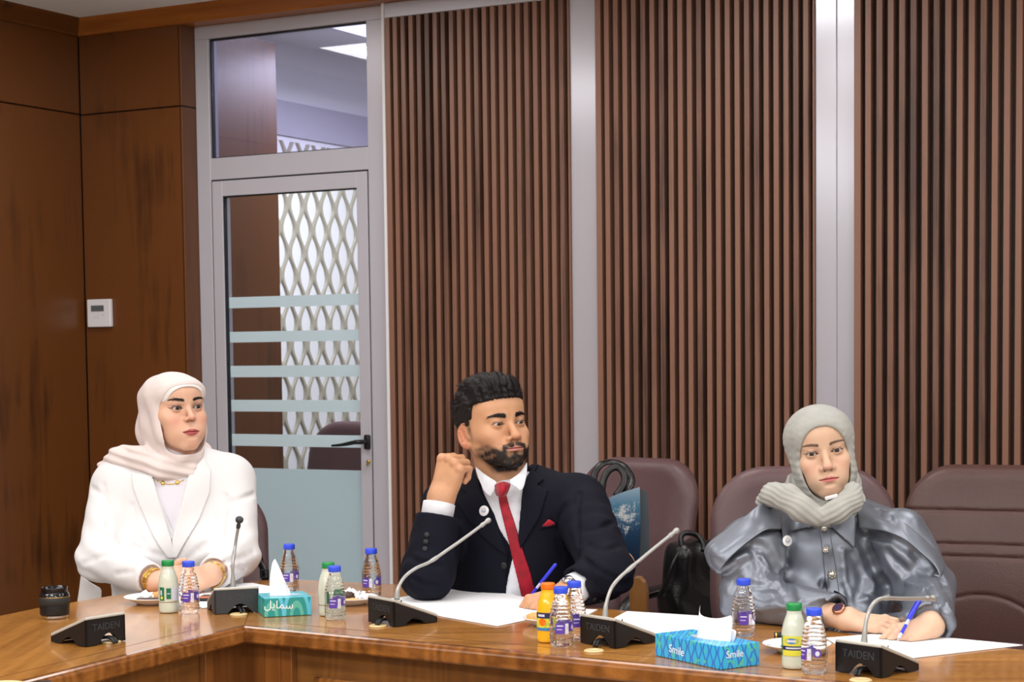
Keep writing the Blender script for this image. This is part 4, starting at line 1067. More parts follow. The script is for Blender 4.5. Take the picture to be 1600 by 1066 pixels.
def make_eye(fr, side, gaze, parent, iris=(38, 24, 17), r=.0114):
    """gaze: world direction"""
    n = 40; c = toworld(fr, [(side*.0315, -.0008, 0)])[0]; g = np.asarray(gaze, float); g /= np.linalg.norm(g); r = r*fr['sc']
    up = np.array([0, 0, 1.0]); s = np.cross(g, up); s /= np.linalg.norm(s); u = np.cross(s, g)
    vs = []; cs = []; qs = []
    for i in range(n+1):
        th = math.pi*(i/n)**1.4
        for j in range(36):
            ph = 2*math.pi*j/36; k = 1.04 if th < .45 else 1.0
            d = g*math.cos(th)*(1+.05*max(0, 1-(th/.5)**2)) + (s*math.cos(ph)+u*math.sin(ph))*math.sin(th)
            vs.append(c+d*r)
            if th < .17: col = S((8, 7, 8))
            elif th < .50: col = tuple(v*(1.0+.4*math.sin(j*3.1)*.5) for v in S(iris)) 
            elif th < .57: col = tuple(v*.4 for v in S(iris))
            else: col = S((196, 184, 178)) if th < 1.1 else S((180, 152, 142))
            cs.append(col)
    for i in range(n):
        for j in range(36): qs.append((i*36+j, (i+1)*36+j, (i+1)*36+(j+1) % 36, i*36+(j+1) % 36))
    return obj('eye', mesh_from('eye', np.array(vs), np.array(qs), np.array(cs)), M['eye'], parent)
# ================================================================ PEOPLE HELPERS
def W(px, py, Y): v = atY(px, py, Y); return np.array([v.x, v.y, v.z])
def nz(v): v = np.asarray(v, float); return v/np.linalg.norm(v)
def trace(px, py, fn, t0=2.5):
    d = _fw + _r*(px-800)/F_PX + _u*(PCY-py)/F_PX; d = d/np.linalg.norm(d); o = np.array([0, 0, CAM_H]); t = t0
    for _ in range(90):
        s = float(fn((o+d*t)[None])[0]); t += s*.7
        if abs(s) < .0004 or t > 9: break
    return o+d*t
def clip_table(p, d, z0=.0015):
    """cloth and hands rest on the table top instead of sinking in"""
    s = (p[:, 2] < TZ+.035) & (p[:, 2] > TZ-.10) & (np.abs(d) < .06)
    if s.any():
        q = p[s]; over = poly2(q[:, 0], q[:, 1], _TP) < .006
        d = d.copy(); d[s] = np.where(over, smax(d[s], (TZ+z0)-q[:, 2], .004), d[s])
    return d
class Torso:
    """local frame for a trunk: l = subject left, f = forward, u = up"""
    def __init__(s, N, F, U): s.fr = frame(N, F, U)
    def w(s, l, f, u): return toworld(s.fr, [(l, f, u)])[0]
    def loc(s, p): return tolocal(s.fr, p)
def body_core(T, wd=1.0, dp=1.0, sh=.17, off=0.0, ln=.56, bust=0.0, belly=1.0, up=0.0):
    """trunk SDF; origin of T at the base of the neck"""
    def f(p):
        q = T.loc(p)
        d = ell(q, (0, -.005, -.17), (.165*wd, .112*dp, .19))
        d = smin(d, ell(q, (0, .0, -.36), (.150*wd*belly, .115*dp*belly, .20)), .08)
        qa = q.copy(); qa[:, 0] = np.abs(qa[:, 0])
        d = smin(d, cone(qa, (sh*.86, -.01, -.065+up), (0, -.01, -.06+up*.5), .062, .07), .05)
        d = smin(d, cone(qa, (sh*.50, -.025, -.040+up), (0, -.035, .005+up*.5), .045, .052), .04)
        if bust: d = smin(d, ell(qa, (.070, .070*dp, -.215), (.060, .050+bust, .062)), .045)
        d = smin(d, ell(q, (0, -.01, -.50), (.165*wd, .13*dp, .13)), .08)
        return d-off
    return f
def arm_sdf(S, E_, Wr, r=(.058, .047, .030), cut=None, k=.02):
    """shoulder-elbow-wrist tube; cut = distance before the wrist where the sleeve ends"""
    S, E_, Wr = map(np.asarray, (S, E_, Wr)); d2 = nz(Wr-E_); L = np.linalg.norm(Wr-E_)
    def f(p):
        rm = (r[1]+r[0])*.5
        d = smin(cone(p, S, E_, r[0], r[1]), cone(p, E_, Wr+d2*(.03 if cut is not None else 0), r[1]*.99, r[2]), k)
        if cut is not None: 
            pl = (p-(Wr-d2*cut))@d2
            near = ((p-E_)@d2 > L*.35)
            d = np.where(near, smax(d, pl, .004), d)
            # hollow mouth of the sleeve
            inner = cone(p, E_+d2*L*.5, Wr+d2*.05, r[1]*.70, r[2]*.78)
            d = np.where(near, smax(d, -np.maximum(inner, -(pl+.012)), .002), d)
        return d
    return f
def wrinkles(p, E_, D, amp=.003, freq=170, rad=.085, seed=0):
    q = p-np.asarray(E_); t = q@np.asarray(D); g = np.exp(-(q*q).sum(1)/(rad*rad))
    return amp*g*np.sin(t*freq+2.2*vnoise(p, 16, seed))
def lu(T, px, py, f=.10):
    """where a sight line meets the plane f in front of the trunk axis, as (l, u)"""
    d = _fw + _r*(px-800)/F_PX + _u*(PCY-py)/F_PX; o = np.array([0, 0, CAM_H]); n = T.fr['F']; c = T.fr['o']+n*f
    q = tolocal(T.fr, (o+d*(((c-o)@n)/(d@n)))[None])[0]; return (q[0], q[2])
def region(T, fn, pts, yoff=0):
    """polygon (in the trunk's l,u plane) whose corners are traced on the garment surface"""
    out = []
    for (x, y) in pts:
        w_ = trace(x, y, fn); q = tolocal(T.fr, w_[None])[0]
        out.append((q[0], q[2]) if abs(fn(w_[None])[0]) < .002 and q[1] > .0 and np.linalg.norm(w_-T.fr['o']) < .7 else lu(T, x, y, .06))
    return out
def shell_piece(name, T, fn, poly, off, th, mat, parent, h=.0022, front=True, it=2, inflate=0.0, soft=.001, fmin=-.02, avoid=None):
    P = np.array(poly); l0, u0 = P.min(0)-.02; l1, u1 = P.max(0)+.02
    def f(q):   # evaluated in local coords
        p = toworld(T.fr, q); d = fn(p)-off
        sh = np.abs(d)-th
        if avoid is not None: sh = np.maximum(sh, .012-avoid(p))
        return smax(smax(sh, poly2(q[:, 0], q[:, 2], P)-inflate, soft), fmin-q[:, 1], .002)
    v, qd = net_arrays(f, (l0, fmin-.01, u0), (l1, .30, u1), h); v = relax(v, qd, it)
    return obj(name, mesh_from(name, toworld(T.fr, v), qd[:, ::-1]), mat, parent)
FB = dict(idx=(.090, .0265, .045, .026, .021, .0088), mid=(.094, .0070, .050, .030, .022, .0090), rng=(.089, -.0125, .046, .028, .022, .0085), pky=(.080, -.0305, .036, .021, .019, .0075))
class Hand:
    def __init__(s, wrist, X, Z, left=False, sc=1.0, curl=None, thumb=None, spread=0.06, fat=1.0):
        X = nz(X); Z = np.asarray(Z, float); Z = nz(Z-X*(Z@X)); Y = np.cross(X, Z) if left else np.cross(Z, X)
        s.o = np.asarray(wrist, float); s.A = np.stack([X, Y, Z], 1); s.sc = sc; s.ch = []; s.nails = []; s.fat = fat
        curl = curl or {}
        for i, (nm, (bx_, by_, a, b_, c, r)) in enumerate(FB.items()):
            cu = curl.get(nm, (.3, .4, .25)); sp = spread*(1.2-i*.8); extra = 0
            if len(cu) > 3: sp = cu[3]
            pts = [(bx_, by_, -.001, r*1.12*fat)]; ang = 0; pos = np.array([bx_, by_, -.001])
            for L_, ca, rr in ((a, cu[0], 1.0), (b_, cu[1], .93), (c-.006, cu[2], .82)):
                ang += ca; pos = pos+L_*np.array([math.cos(ang)*math.cos(sp), math.sin(sp)*max(.3, math.cos(ang)), -math.sin(ang)]); pts.append((*pos, r*rr*fat))
            s.ch.append(pts); nd = np.array([math.sin(ang), 0, math.cos(ang)]); s.nails.append((pos+nd*r*.7, r))
        th = thumb or [(.018, .022, -.010, .015), (.050, .044, -.018, .0118), (.080, .052, -.026, .0100), (.100, .050, -.032, .0084)]
        s.th = [(*t[:3], t[3]*fat) for t in th]; a_, b_ = np.array(s.th[-2][:3]), np.array(s.th[-1][:3]); s.nails.append((b_+np.array([0, .004, .006]), .009))
    def loc(s, p): return ((p-s.o)@s.A)/s.sc
    def wpt(s, q): return s.o+s.A@(np.asarray(q, float)*s.sc)
    def sdf(s, p):
        q = s.loc(p); f = s.fat; d = None
        for i, (by0, c) in enumerate(zip((.014, .005, -.006, -.016), s.ch)):
            m_ = cone(q, (.004, by0, -.002), (c[0][0]-.004, c[0][1], -.003), .0135*f, .0115*f); d = m_ if d is None else smin(d, m_, .012)
        d = smin(d, ell(q, (.030, .018, -.011), (.030, .017, .013)), .012); d = smin(d, ell(q, (.045, -.022, -.010), (.034, .013, .011)), .012)
        fs = None
        for c in s.ch:
            e = chain(q, c, .003); e = e+.0006*np.exp(-((q-np.array(c[1][:3]))**2).sum(1)/.00001)*0
            fs = e if fs is None else smin(fs, e, .0016)
        d = smin(d, fs, .006)
        d = smin(d, chain(q, s.th, .005), .008)
        for c in s.ch:   # knuckles
            d = smin(d, ell(q, (c[0][0], c[0][1], .004), (.008, .0065, .0065)), .006)
        return d*s.sc
    def color(s, p, c):
        q = s.loc(p)
        for n_, r in s.nails:
            m_ = np.exp(-(((q-n_)**2).sum(1)/(r*.55)**2)**2); c = mixc(c, S((226, 178, 168)), .7*m_)
        for ch_ in s.ch:
            for k in (0, 1, 2):
                m_ = np.exp(-((q-np.array(ch_[k][:3])-np.array([0, 0, .006]))**2).sum(1)/(.008**2)); c = mixc(c, S((196, 122, 100)), .22*m_)
        return c
    def bounds(s):
        P = np.array([s.wpt(t[:3]) for c in s.ch+[s.th] for t in c]+[s.o]); return P.min(0)-.03, P.max(0)+.03
def mk_hand_mesh(H, E_, skin, r_wr=.027, r_el=.038, h=.0013, hair=0, flen=.16):
    E_ = np.asarray(E_); back = nz(E_-H.o); end = H.o+back*flen
    Rx = .0
    def f(p):
        q = H.loc(p)
        # flattened wrist
        fo = cone(p, end, H.o, r_el, r_wr); w2 = ell(q, (-.004, 0, -.003), (.022, .0285*H.fat, .0200*H.fat))*H.sc
        return clip_table(p, smin(smin(fo, w2, .02), H.sdf(p), .018), .003)
    lo, hi = H.bounds(); lo = np.minimum(lo, end-.05); hi = np.maximum(hi, end+.05)
    v, q = net_arrays(f, lo, hi, h); v = relax(v, q, 1)
    c = np.repeat(np.array(S(skin))[None], len(v), 0); c = c*(1+.05*vnoise(v, 120, 2))[:, None]; c = H.color(v, c)
    if hair:
        m_ = .35*hair*ss(-H.loc(v)[:, 0], -.03, .02)*ss(H.loc(v)[:, 2], -.02, .01); c = mixc(c, S((70, 48, 40)), m_)
    return v, q, c
def join_parts(name, parts, mat):
    V, Q, C = [], [], []; n = 0
    for v, q, c in parts: V.append(v); Q.append(q+n); C.append(c); n += len(v)
    return obj(name, mesh_from(name, np.concatenate(V), np.concatenate(Q), np.concatenate(C)), mat)
def head_part(fr, P, N, r1=.056, r2=.062, h=.0013):
    n_ = tolocal(fr, np.asarray(N)[None])[0]; top = np.array([0, -.082, -.040]); hs = head_sdf(P)
    def f(q): return smin(hs(q), cone(q, top, n_, r1, r2), .022)
    lo = np.minimum((-.1, -.20, -.15), n_-.09); hi = np.maximum((.1, .06, .135), n_+.07)
    v, qd = net_arrays(f, lo, hi, h); v = relax(v, qd, 1); c = head_color(P)(v)
    return toworld(fr, v), qd[:, ::-1], c
def core_part(fn, lo, hi, skin, h=.009):
    v, q = net_arrays(lambda p: smax(fn(p), .565-p[:, 2], .02), lo, hi, h); return v, q, np.repeat(np.array(S(skin))[None], len(v), 0)
def strands(name, v, nrm, mask, dirfn, n, L, w, mat, parent, seed=0, lift=.25):
    rng = np.random.default_rng(seed); pr = np.clip(mask, 0, None); pr = pr/pr.sum(); ids = rng.choice(len(v), n, p=pr)
    base = v[ids]+rng.normal(0, .0006, (n, 3)); nn = nrm[ids]; d = dirfn(base); d = d-nn*(d*nn).sum(1)[:, None]; d /= np.maximum(np.linalg.norm(d, axis=1), 1e-6)[:, None]
    d = d+rng.normal(0, .18, (n, 3)); l = (L*(.6+.6*rng.random(n)))[:, None]; sd = np.cross(d, nn); sd /= np.maximum(np.linalg.norm(sd, axis=1), 1e-6)[:, None]
    vs = []; 
    for k, (t, ww) in enumerate(((0, 1.0), (.5, .8), (1.0, .15))):
        c = base+nn*(lift*l*(t-.35*t*t))+d*l*t
        vs += [c-sd*w*ww*.5, c+sd*w*ww*.5]
    V = np.stack(vs, 1).reshape(-1, 3); b0 = np.arange(n)[:, None]*6
    Q = np.concatenate([b0+np.array([0, 1, 3, 2]), b0+np.array([2, 3, 5, 4])])
    return obj(name, mesh_from(name, V, Q), mat, parent)
def vnormals(v, q):
    n = np.zeros_like(v); a = np.cross(v[q[:, 2]]-v[q[:, 0]], v[q[:, 3]]-v[q[:, 1]])
    for i in range(4): np.add.at(n, q[:, i], a)
    return n/np.maximum(np.linalg.norm(n, axis=1), 1e-12)[:, None]
def brow_strands(fr, hv, hq, P, par, mat, n=300):
    q = tolocal(fr, hv); a = np.abs(q[:, 0]); t = (a-.012)/.042; bz = P.get('brow_z', .0205)+.0048*np.sin(np.clip(t, 0, 1)*2.2)+P.get('brow_tilt', 0)*(t-.3)*.01
    bw = P.get('brow_w', .0036)*(1-.75*np.clip(t, 0, 1)**2); m_ = ((np.abs(q[:, 2]-bz) < bw) & (t > 0) & (t < .97) & (q[:, 1] > -.05)).astype(float)
    A = np.stack([fr['L'], fr['F'], fr['U']])
    def bd(b): z_ = tolocal(fr, b); return np.stack([np.sign(z_[:, 0]), -.3+0*z_[:, 0], .25-.6*ss(np.abs(z_[:, 0]), .03, .05)], 1)@A
    for sg in (-1, 1): strands('eyebrow', hv, vnormals(hv, hq), m_*(q[:, 0]*sg > 0), bd, n//2, .0065, .0007, mat, par, 5+sg, .12)
def sheet3(name, rows, mat, parent, th=.002, sub=1, n=5):
    o = obj(name, tissue_sheet(rows), mat, parent); return solid(o, th, sub)
def disc_on(name, pos, nrm_, r, th, mat, parent, prof=None, n=32):
    Mq = Matrix.Translation(pos) @ Vector(nrm_).to_track_quat('Z', 'Y').to_matrix().to_4x4(); b = bmesh.new()
    lathe(b, prof or [(.0001, th), (r*.85, th), (r, th*.6), (r, 0), (.0001, 0)], n, Mq); return obj(name, b, mat, parent), Mq
def grad(fn, p, e=.002):
    p = np.asarray(p, float); g = np.array([fn((p+e*np.eye(3)[i])[None])[0]-fn((p-e*np.eye(3)[i])[None])[0] for i in range(3)]); return nz(g)

# fabrics
def fabric(name, rgb, rough=.8, sheen=.3, weave=900, bump=.2, stripe=0.0, spec=.3, metal=0.0, noise=.06):
    m_, nt_, p_ = newmat(name); c = S(rgb); tc = N(nt_, 'ShaderNodeTexCoord')
    n_ = N(nt_, 'ShaderNodeTexNoise'); n_.inputs['Scale'].default_value = 40; n_.inputs['Detail'].default_value = 5; nt_.links.new(tc.outputs['Object'], n_.inputs['Vector'])
    r_ = ramp(nt_, [(.3, tuple(v*(1-noise) for v in c)), (.7, tuple(min(1, v*(1+noise)) for v in c))]); nt_.links.new(n_.outputs['Fac'], r_.inputs[0]); nt_.links.new(r_.outputs[0], p_.inputs['Base Color'])
    n2 = N(nt_, 'ShaderNodeTexNoise'); n2.inputs['Scale'].default_value = weave; n2.inputs['Detail'].default_value = 2; nt_.links.new(tc.outputs['Object'], n2.inputs['Vector'])
    bp = N(nt_, 'ShaderNodeBump'); bp.inputs['Strength'].default_value = bump; bp.inputs['Distance'].default_value = .0008; nt_.links.new(n2.outputs['Fac'], bp.inputs['Height']); nt_.links.new(bp.outputs[0], p_.inputs['Normal'])
    p_.inputs['Roughness'].default_value = rough; p_.inputs['Sheen Weight'].default_value = sheen; p_.inputs['Specular IOR Level'].default_value = spec; p_.inputs['Metallic'].default_value = metal
    return m_
M['navy_wool'] = fabric('navy_wool', (17, 18, 30), .8, .0, 1400, .3, spec=.15)
M['white_cotton'] = fabric('white_cotton', (226, 228, 236), .85, .0, 1200, .1)
M['white_crepe'] = fabric('white_crepe', (226, 225, 227), .9, .05, 1600, .12, noise=.01)
M['white_knit'] = fabric('white_knit', (222, 220, 230), .9, .05, 1600, .12, noise=.01)
M['blush_chiffon'] = fabric('blush_chiffon', (222, 209, 206), .9, .05, 1500, .12, noise=.015)
M['blush_cap'] = fabric('pale_undercap', (228, 222, 222), .9, .05, 1500, .1, noise=.01)
M['grey_crinkle'] = fabric('grey_crinkle', (168, 168, 163), .9, .05, 500, .6, noise=.05)
M['grey_satin'] = fabric('grey_satin', (124, 130, 142), .38, .0, 1200, .08, spec=.7, metal=.5, noise=.04)
M['tie_red'] = fabric('tie_red', (158, 14, 38), .5, .2, 1000, .3, noise=.35)
M['square_red'] = fabric('square_red', (178, 18, 44), .6, .2, 1000, .2)
M['black_trousers'] = fabric('black_trousers', (22, 22, 28), .8, .2)
m_, nt_, p_ = newmat('black_hair'); p_.inputs['Base Color'].default_value = (*S((24, 21, 22)), 1); p_.inputs['Roughness'].default_value = .5; p_.inputs['Specular IOR Level'].default_value = .28; M['hair'] = m_
M['beard'] = plain('beard_hair', (30, 24, 23), .6)
M['pen_blue'] = plain('blue_pen', (52, 60, 214), .25); M['pen_clear'] = plain('pale_pen', (196, 200, 232), .2)
M['badge'] = plain('white_badge', (238, 240, 242), .2, coat=.5); M['badge_blue'] = plain('badge_print_blue', (96, 150, 200), .4); M['badge_red'] = plain('badge_print_red', (206, 96, 92), .4)
M['rhine'] = plain('rhinestone_silver', (214, 208, 200), .12, .8); M['rose_gold'] = plain('rose_gold', (206, 142, 112), .2, 1.0); M['dial'] = plain('dark_dial', (60, 40, 70), .2)
M['strap'] = plain('black_strap', (22, 30, 34), .5)
def make_badge(pos, n_, r, parent, name='badge'):
    o, Mq = disc_on(name, pos, n_, r, .0025, M['badge'], parent); b = bmesh.new()
    for k in range(9):
        a = 2*math.pi*k/9+.4; lathe(b, [(.0001, .0028), (r*.10, .0028)], 8, Mq @ Matrix.Translation((r*.42*math.cos(a), r*.42*math.sin(a), 0)), mi=k % 2)
    bx(b, (0, 0, 0), (r*.55, r*.18, .0004), None); vs = b.verts[-8:]; bmesh.ops.transform(b, matrix=Mq @ Matrix.Translation((0, -.1*r, .0028)), verts=vs)
    obj('badge_print', b, [M['badge_blue'], M['badge_red']], o); return o
def pen(tip, top, label, r=.0036):
    tip = Vector(tip); top = Vector(top); ax_ = (top-tip); L = ax_.length; Mq = ax_.to_track_quat('Z', 'Y').to_matrix().to_4x4()
    b = bmesh.new(); lathe(b, [(.0001, 0), (.0008, .002), (.0022, .012), (r, .016), (r, L*.55), (r*.98, L*.56)], 16); o = obj('pen', b, M['pen_clear']); o.matrix_world = Matrix.Translation(tip) @ Mq; tag(o, label, 'pen')
    b = bmesh.new(); lathe(b, [(r*1.25, L*.52), (r*1.3, L*.54), (r*1.15, L*.97), (r*.7, L), (.0001, L)], 16); bx(b, (r*1.7, 0, L*.76), (.0016, .004, L*.40), None, .0006, 1); obj('pen_cap', b, M['pen_blue'], o)
    b = bmesh.new(); lathe(b, [(.0010, .0015), (.0024, .012), (.0024, .0155)], 12); obj('pen_point', b, M['steel'], o)
    b = bmesh.new(); lathe(b, [(r*1.02, L*.20), (r*1.02, L*.40)], 16); obj('grip', b, M['pen_blue'], o)
    return o

# ================================================================ CHAIRS
def chair_back_fn(seams):
    def f(q):
        x, y, z = q[:, 0], q[:, 1], q[:, 2]
        zc = .79; hw = .245; hh = .275
        # rounded outline, wider at the shoulders
        w = hw-.03*ss(-(z-zc), .05, .28); cr_ = np.where(z > zc, .15, .10); cx = np.abs(x)-(w-cr_); cz = np.abs(z-zc)-(hh-cr_)
        out = np.sqrt(np.maximum(cx, 0)**2+np.maximum(cz, 0)**2)+np.minimum(np.maximum(cx, cz), 0)-cr_
        yc = .235+.10*(z-.5)-.35*x*x-.025*np.cos((z-.62)*7)
        th = .042-.010*ss(np.abs(x)/hw, .6, 1.0)
        d = smax(out, np.abs(y-yc)-th, .045)
        fr = y < yc
        for s in seams:
            if s[0] == 'h': g = np.abs(z-s[1])
            else: g = np.abs(np.hypot(x/1.15, z-s[1])-s[2])+np.where(z < s[1], .1, 0)
            d = np.where(fr, d+.0055*np.exp(-(g/.0045)**2), d)
        return d
    return f
def chair_seat_fn(q): return boxd(q, (0, -.01, .500), (.255, .245, .055), None, .045)-.012*np.exp(-((q[:, 1]+.2)**2)/.02)*0
_cm = {}
def make_chair(label, pos, rz, mat='leather', seams=False, scale=1.0, group=None, wood=False):
    t = empty('office_chair', (pos[0], pos[1], 0), rz); t.scale = (scale,)*3; tag(t, label, 'chair', group)
    if 'back%d' % seams not in _cm:
        sl = [('h', .930), ('h', .832), ('h', .797), ('a', .50, .188)] if seams else []
        v, q = net_arrays(chair_back_fn(sl), (-.3, .05, .45), (.3, .42, 1.12), .006 if not seams else .0045); v = relax(v, q, 1); _cm['back%d' % seams] = mesh_from('backrest', v, q)
        _cm['back%d' % seams].materials.append(M[mat])
    if 'seat' not in _cm:
        v, q = net_arrays(chair_seat_fn, (-.3, -.3, .42), (.3, .3, .58), .008); _cm['seat'] = mesh_from('seat', v, q); _cm['seat'].materials.append(M[mat])
        b = bmesh.new(); lathe(b, [(.0001, .45), (.05, .45), (.05, .37), (.028, .36), (.028, .12), (.045, .10), (.045, .06), (.0001, .06)], 24)
        _cm['col'] = b; me = bpy.data.meshes.new('gas_column'); b.to_mesh(me); b.free(); _cm['col'] = me; me.materials.append(M['black_plastic'])
        b = bmesh.new(); bx(b, (.15, 0, .085), (.26, .045, .03), None, .008, 2); me = bpy.data.meshes.new('base_leg'); b.to_mesh(me); b.free(); me.materials.append(M['chrome']); _cm['leg'] = me
        b = bmesh.new(); lathe(b, [(.0001, -.012), (.028, -.012), (.030, -.008), (.030, .008), (.028, .012), (.0001, .012)], 20, Matrix.Translation((.285, 0, .0305)) @ Matrix.Rotation(R(90), 4, 'X')); bx(b, (.285, 0, .062), (.014, .014, .03)); me = bpy.data.meshes.new('caster'); b.to_mesh(me); b.free(); me.materials.append(M['black_plastic']); _cm['caster'] = me
        path = smooth_path([(.285, .17, .46), (.295, .19, .58), (.295, .12, .665), (.295, -.05, .68), (.295, -.17, .655), (.292, -.235, .57), (.285, -.22, .46)], 6)
        b = bmesh.new(); tube(b, path, .017, 10, flat=((1, 0, 0), 1.7)); me = bpy.data.meshes.new('armrest'); b.to_mesh(me); b.free(); me.materials.append(M['black_leather']); _cm['arm'] = me
        b = bmesh.new()
        for dx in (-.024, .024): tube(b, [p+Vector((dx, 0, .004)) for p in path], .0035, 8)
        me = bpy.data.meshes.new('chrome_trim'); b.to_mesh(me); b.free(); me.materials.append(M['chrome']); _cm['trim'] = me
        b = bmesh.new(); path2 = smooth_path([(.30, -.10, .46), (.30, -.20, .50), (.30, -.26, .60), (.30, -.25, .70), (.30, -.19, .735)], 5)
        tube(b, path2, .03, 12, flat=((1, 0, 0), .45)); me = bpy.data.meshes.new('wooden_arm_front'); b.to_mesh(me); b.free(); me.materials.append(M['chair_wood']); _cm['wood'] = me
    def part(n_, me, par, Mx=None):
        o = bpy.data.objects.new(n_, me); COL.objects.link(o); o.parent = par
        if Mx is not None: o.matrix_local = Mx
        return o
    part('backrest', _cm['back%d' % seams], t); part('seat', _cm['seat'], t); part('gas_column', _cm['col'], t)
    for k in range(5):
        l = part('base_leg', _cm['leg'], t, Matrix.Rotation(2*math.pi*k/5, 4, 'Z')); part('caster', _cm['caster'], l)
    for s in (1, -1):
        a = part('armrest', _cm['arm'], t, Matrix.Diagonal((s, 1, 1, 1))); part('chrome_trim', _cm['trim'], a); 
    if wood:      # rounded wooden end of the armrest beside his elbow
        b = bmesh.new(); P_ = [W(x, y, 4.66) for x, y in ((984, 960), (983, 925), (985, 910), (991, 903.5), (999, 904), (1006, 912), (1010, 928), (1011, 975), (1011, 1010), (984, 1010))]
        f0 = [b.verts.new(tuple(q)) for q in P_]; f1 = [b.verts.new((q[0]+.01, q[1]+.05, q[2])) for q in P_]
        b.faces.new(f0); b.faces.new(f1[::-1]); n = len(P_)
        for i in range(n): b.faces.new((f0[i], f1[i], f1[(i+1) % n], f0[(i+1) % n]))
        bmesh.ops.recalc_face_normals(b, faces=b.faces[:]); o = obj('wooden_arm_front', b, M['chair_wood'], t)
        o.matrix_parent_inverse = (Matrix.Translation((pos[0], pos[1], 0)) @ Matrix.Rotation(rz, 4, 'Z') @ Matrix.Scale(scale, 4)).inverted()
    return t
# ================================================================ WOMEN: shared pieces
def scarf_fn(fr, N, hole, P, folds, opt):
    n_ = tolocal(fr, np.asarray(N)[None])[0]; rx, zt, zb, y0 = hole; zc = (zt+zb)/2; rz = (zt-zb)/2
    ex = opt.get('pw', 2.0); wl = opt.get('wide', 0.0)
    def f(q0):
        q = warp(q0, dict(hi=P.get('hi', 1.0))); x, y, z = q[:, 0], q[:, 1], q[:, 2]
        d = ell(q, (0, -.088, .038), (.0835+wl, .110, .089)); d = smin(d, ell(q, (0, -.062, -.040), (.0755+wl*.6, .078, .082)), .03)
        d = smin(d, ell(q, (0, -.022, .046), (.066, .043, .052)), .02)
        bz = opt.get('bun', (0, -.135, 0, .070, .070, .080)); d = smin(d, ell(q, bz[:3], bz[3:]), .035)
        d = smin(d, cone(q0, (0, -.060, -.085), n_, .066, opt.get('neck_r', .078)), .03)
        d = d-folds(q)
        e = ((np.abs(x/rx)**ex+np.abs((z-zc)/rz)**ex)**(1/ex)-1)*.05
        d = d-.0016*np.exp(-((e-.009)/.0035)**2)*ss(y, y0-.01, y0+.02)
        hole_ = np.maximum(e, -(y-y0))
        return smax(d, -hole_, .006)
    return f, n_
def ring_fold(q, c, rx, ry, tube_, tilt_x, tilt_y, pleat, seed):
    """a loose twisted loop of cloth around the neck"""
    p = q-np.asarray(c); cz = p[:, 2]-tilt_x*p[:, 0]-tilt_y*p[:, 1]; ang = np.arctan2(p[:, 1]/ry, p[:, 0]/rx)
    rr = np.hypot(p[:, 0]/rx, p[:, 1]/ry); rad = (rr-1)*(rx+ry)/2; th = np.arctan2(cz, rad)
    tb = tube_*(1+.12*np.sin(ang*3+seed))
    return np.hypot(rad, cz*.8)-tb-pleat*np.sin(th*7+ang*3.0+seed)
def bracelet(pos, d_, r_, mat, nm, par, k=26, th=.003, w_=.004):
    b = bmesh.new(); Mq = Matrix.Translation(pos) @ Vector(d_).to_track_quat('Z', 'Y').to_matrix().to_4x4()
    for i in range(k):
        t = 2*math.pi*i/k; bx(b, (r_*math.cos(t), r_*math.sin(t), .0012*(-1)**i), (th, 2*math.pi*r_/k*1.1, w_), Matrix.Rotation(t, 3, 'Z'), .0008, 1)
    bmesh.ops.transform(b, matrix=Mq, verts=b.verts[:]); return obj(nm, b, mat, par)


def fold_lines(lines, fn, up=False):
    """px polylines traced onto a garment -> chains of (x, y, z, radius)"""
    out = []
    for pts, r_ in lines:
        q = []
        for x, y in pts:
            w_ = trace(x, y, fn)
            if abs(fn(w_[None])[0]) < .003: q.append(tuple(w_+np.array([0, r_*.3 if up else -r_*.55, 0])))
        if len(q) > 1: out.append(([(*v, r_) for v in smooth_path(q, 2)], r_))
    return out
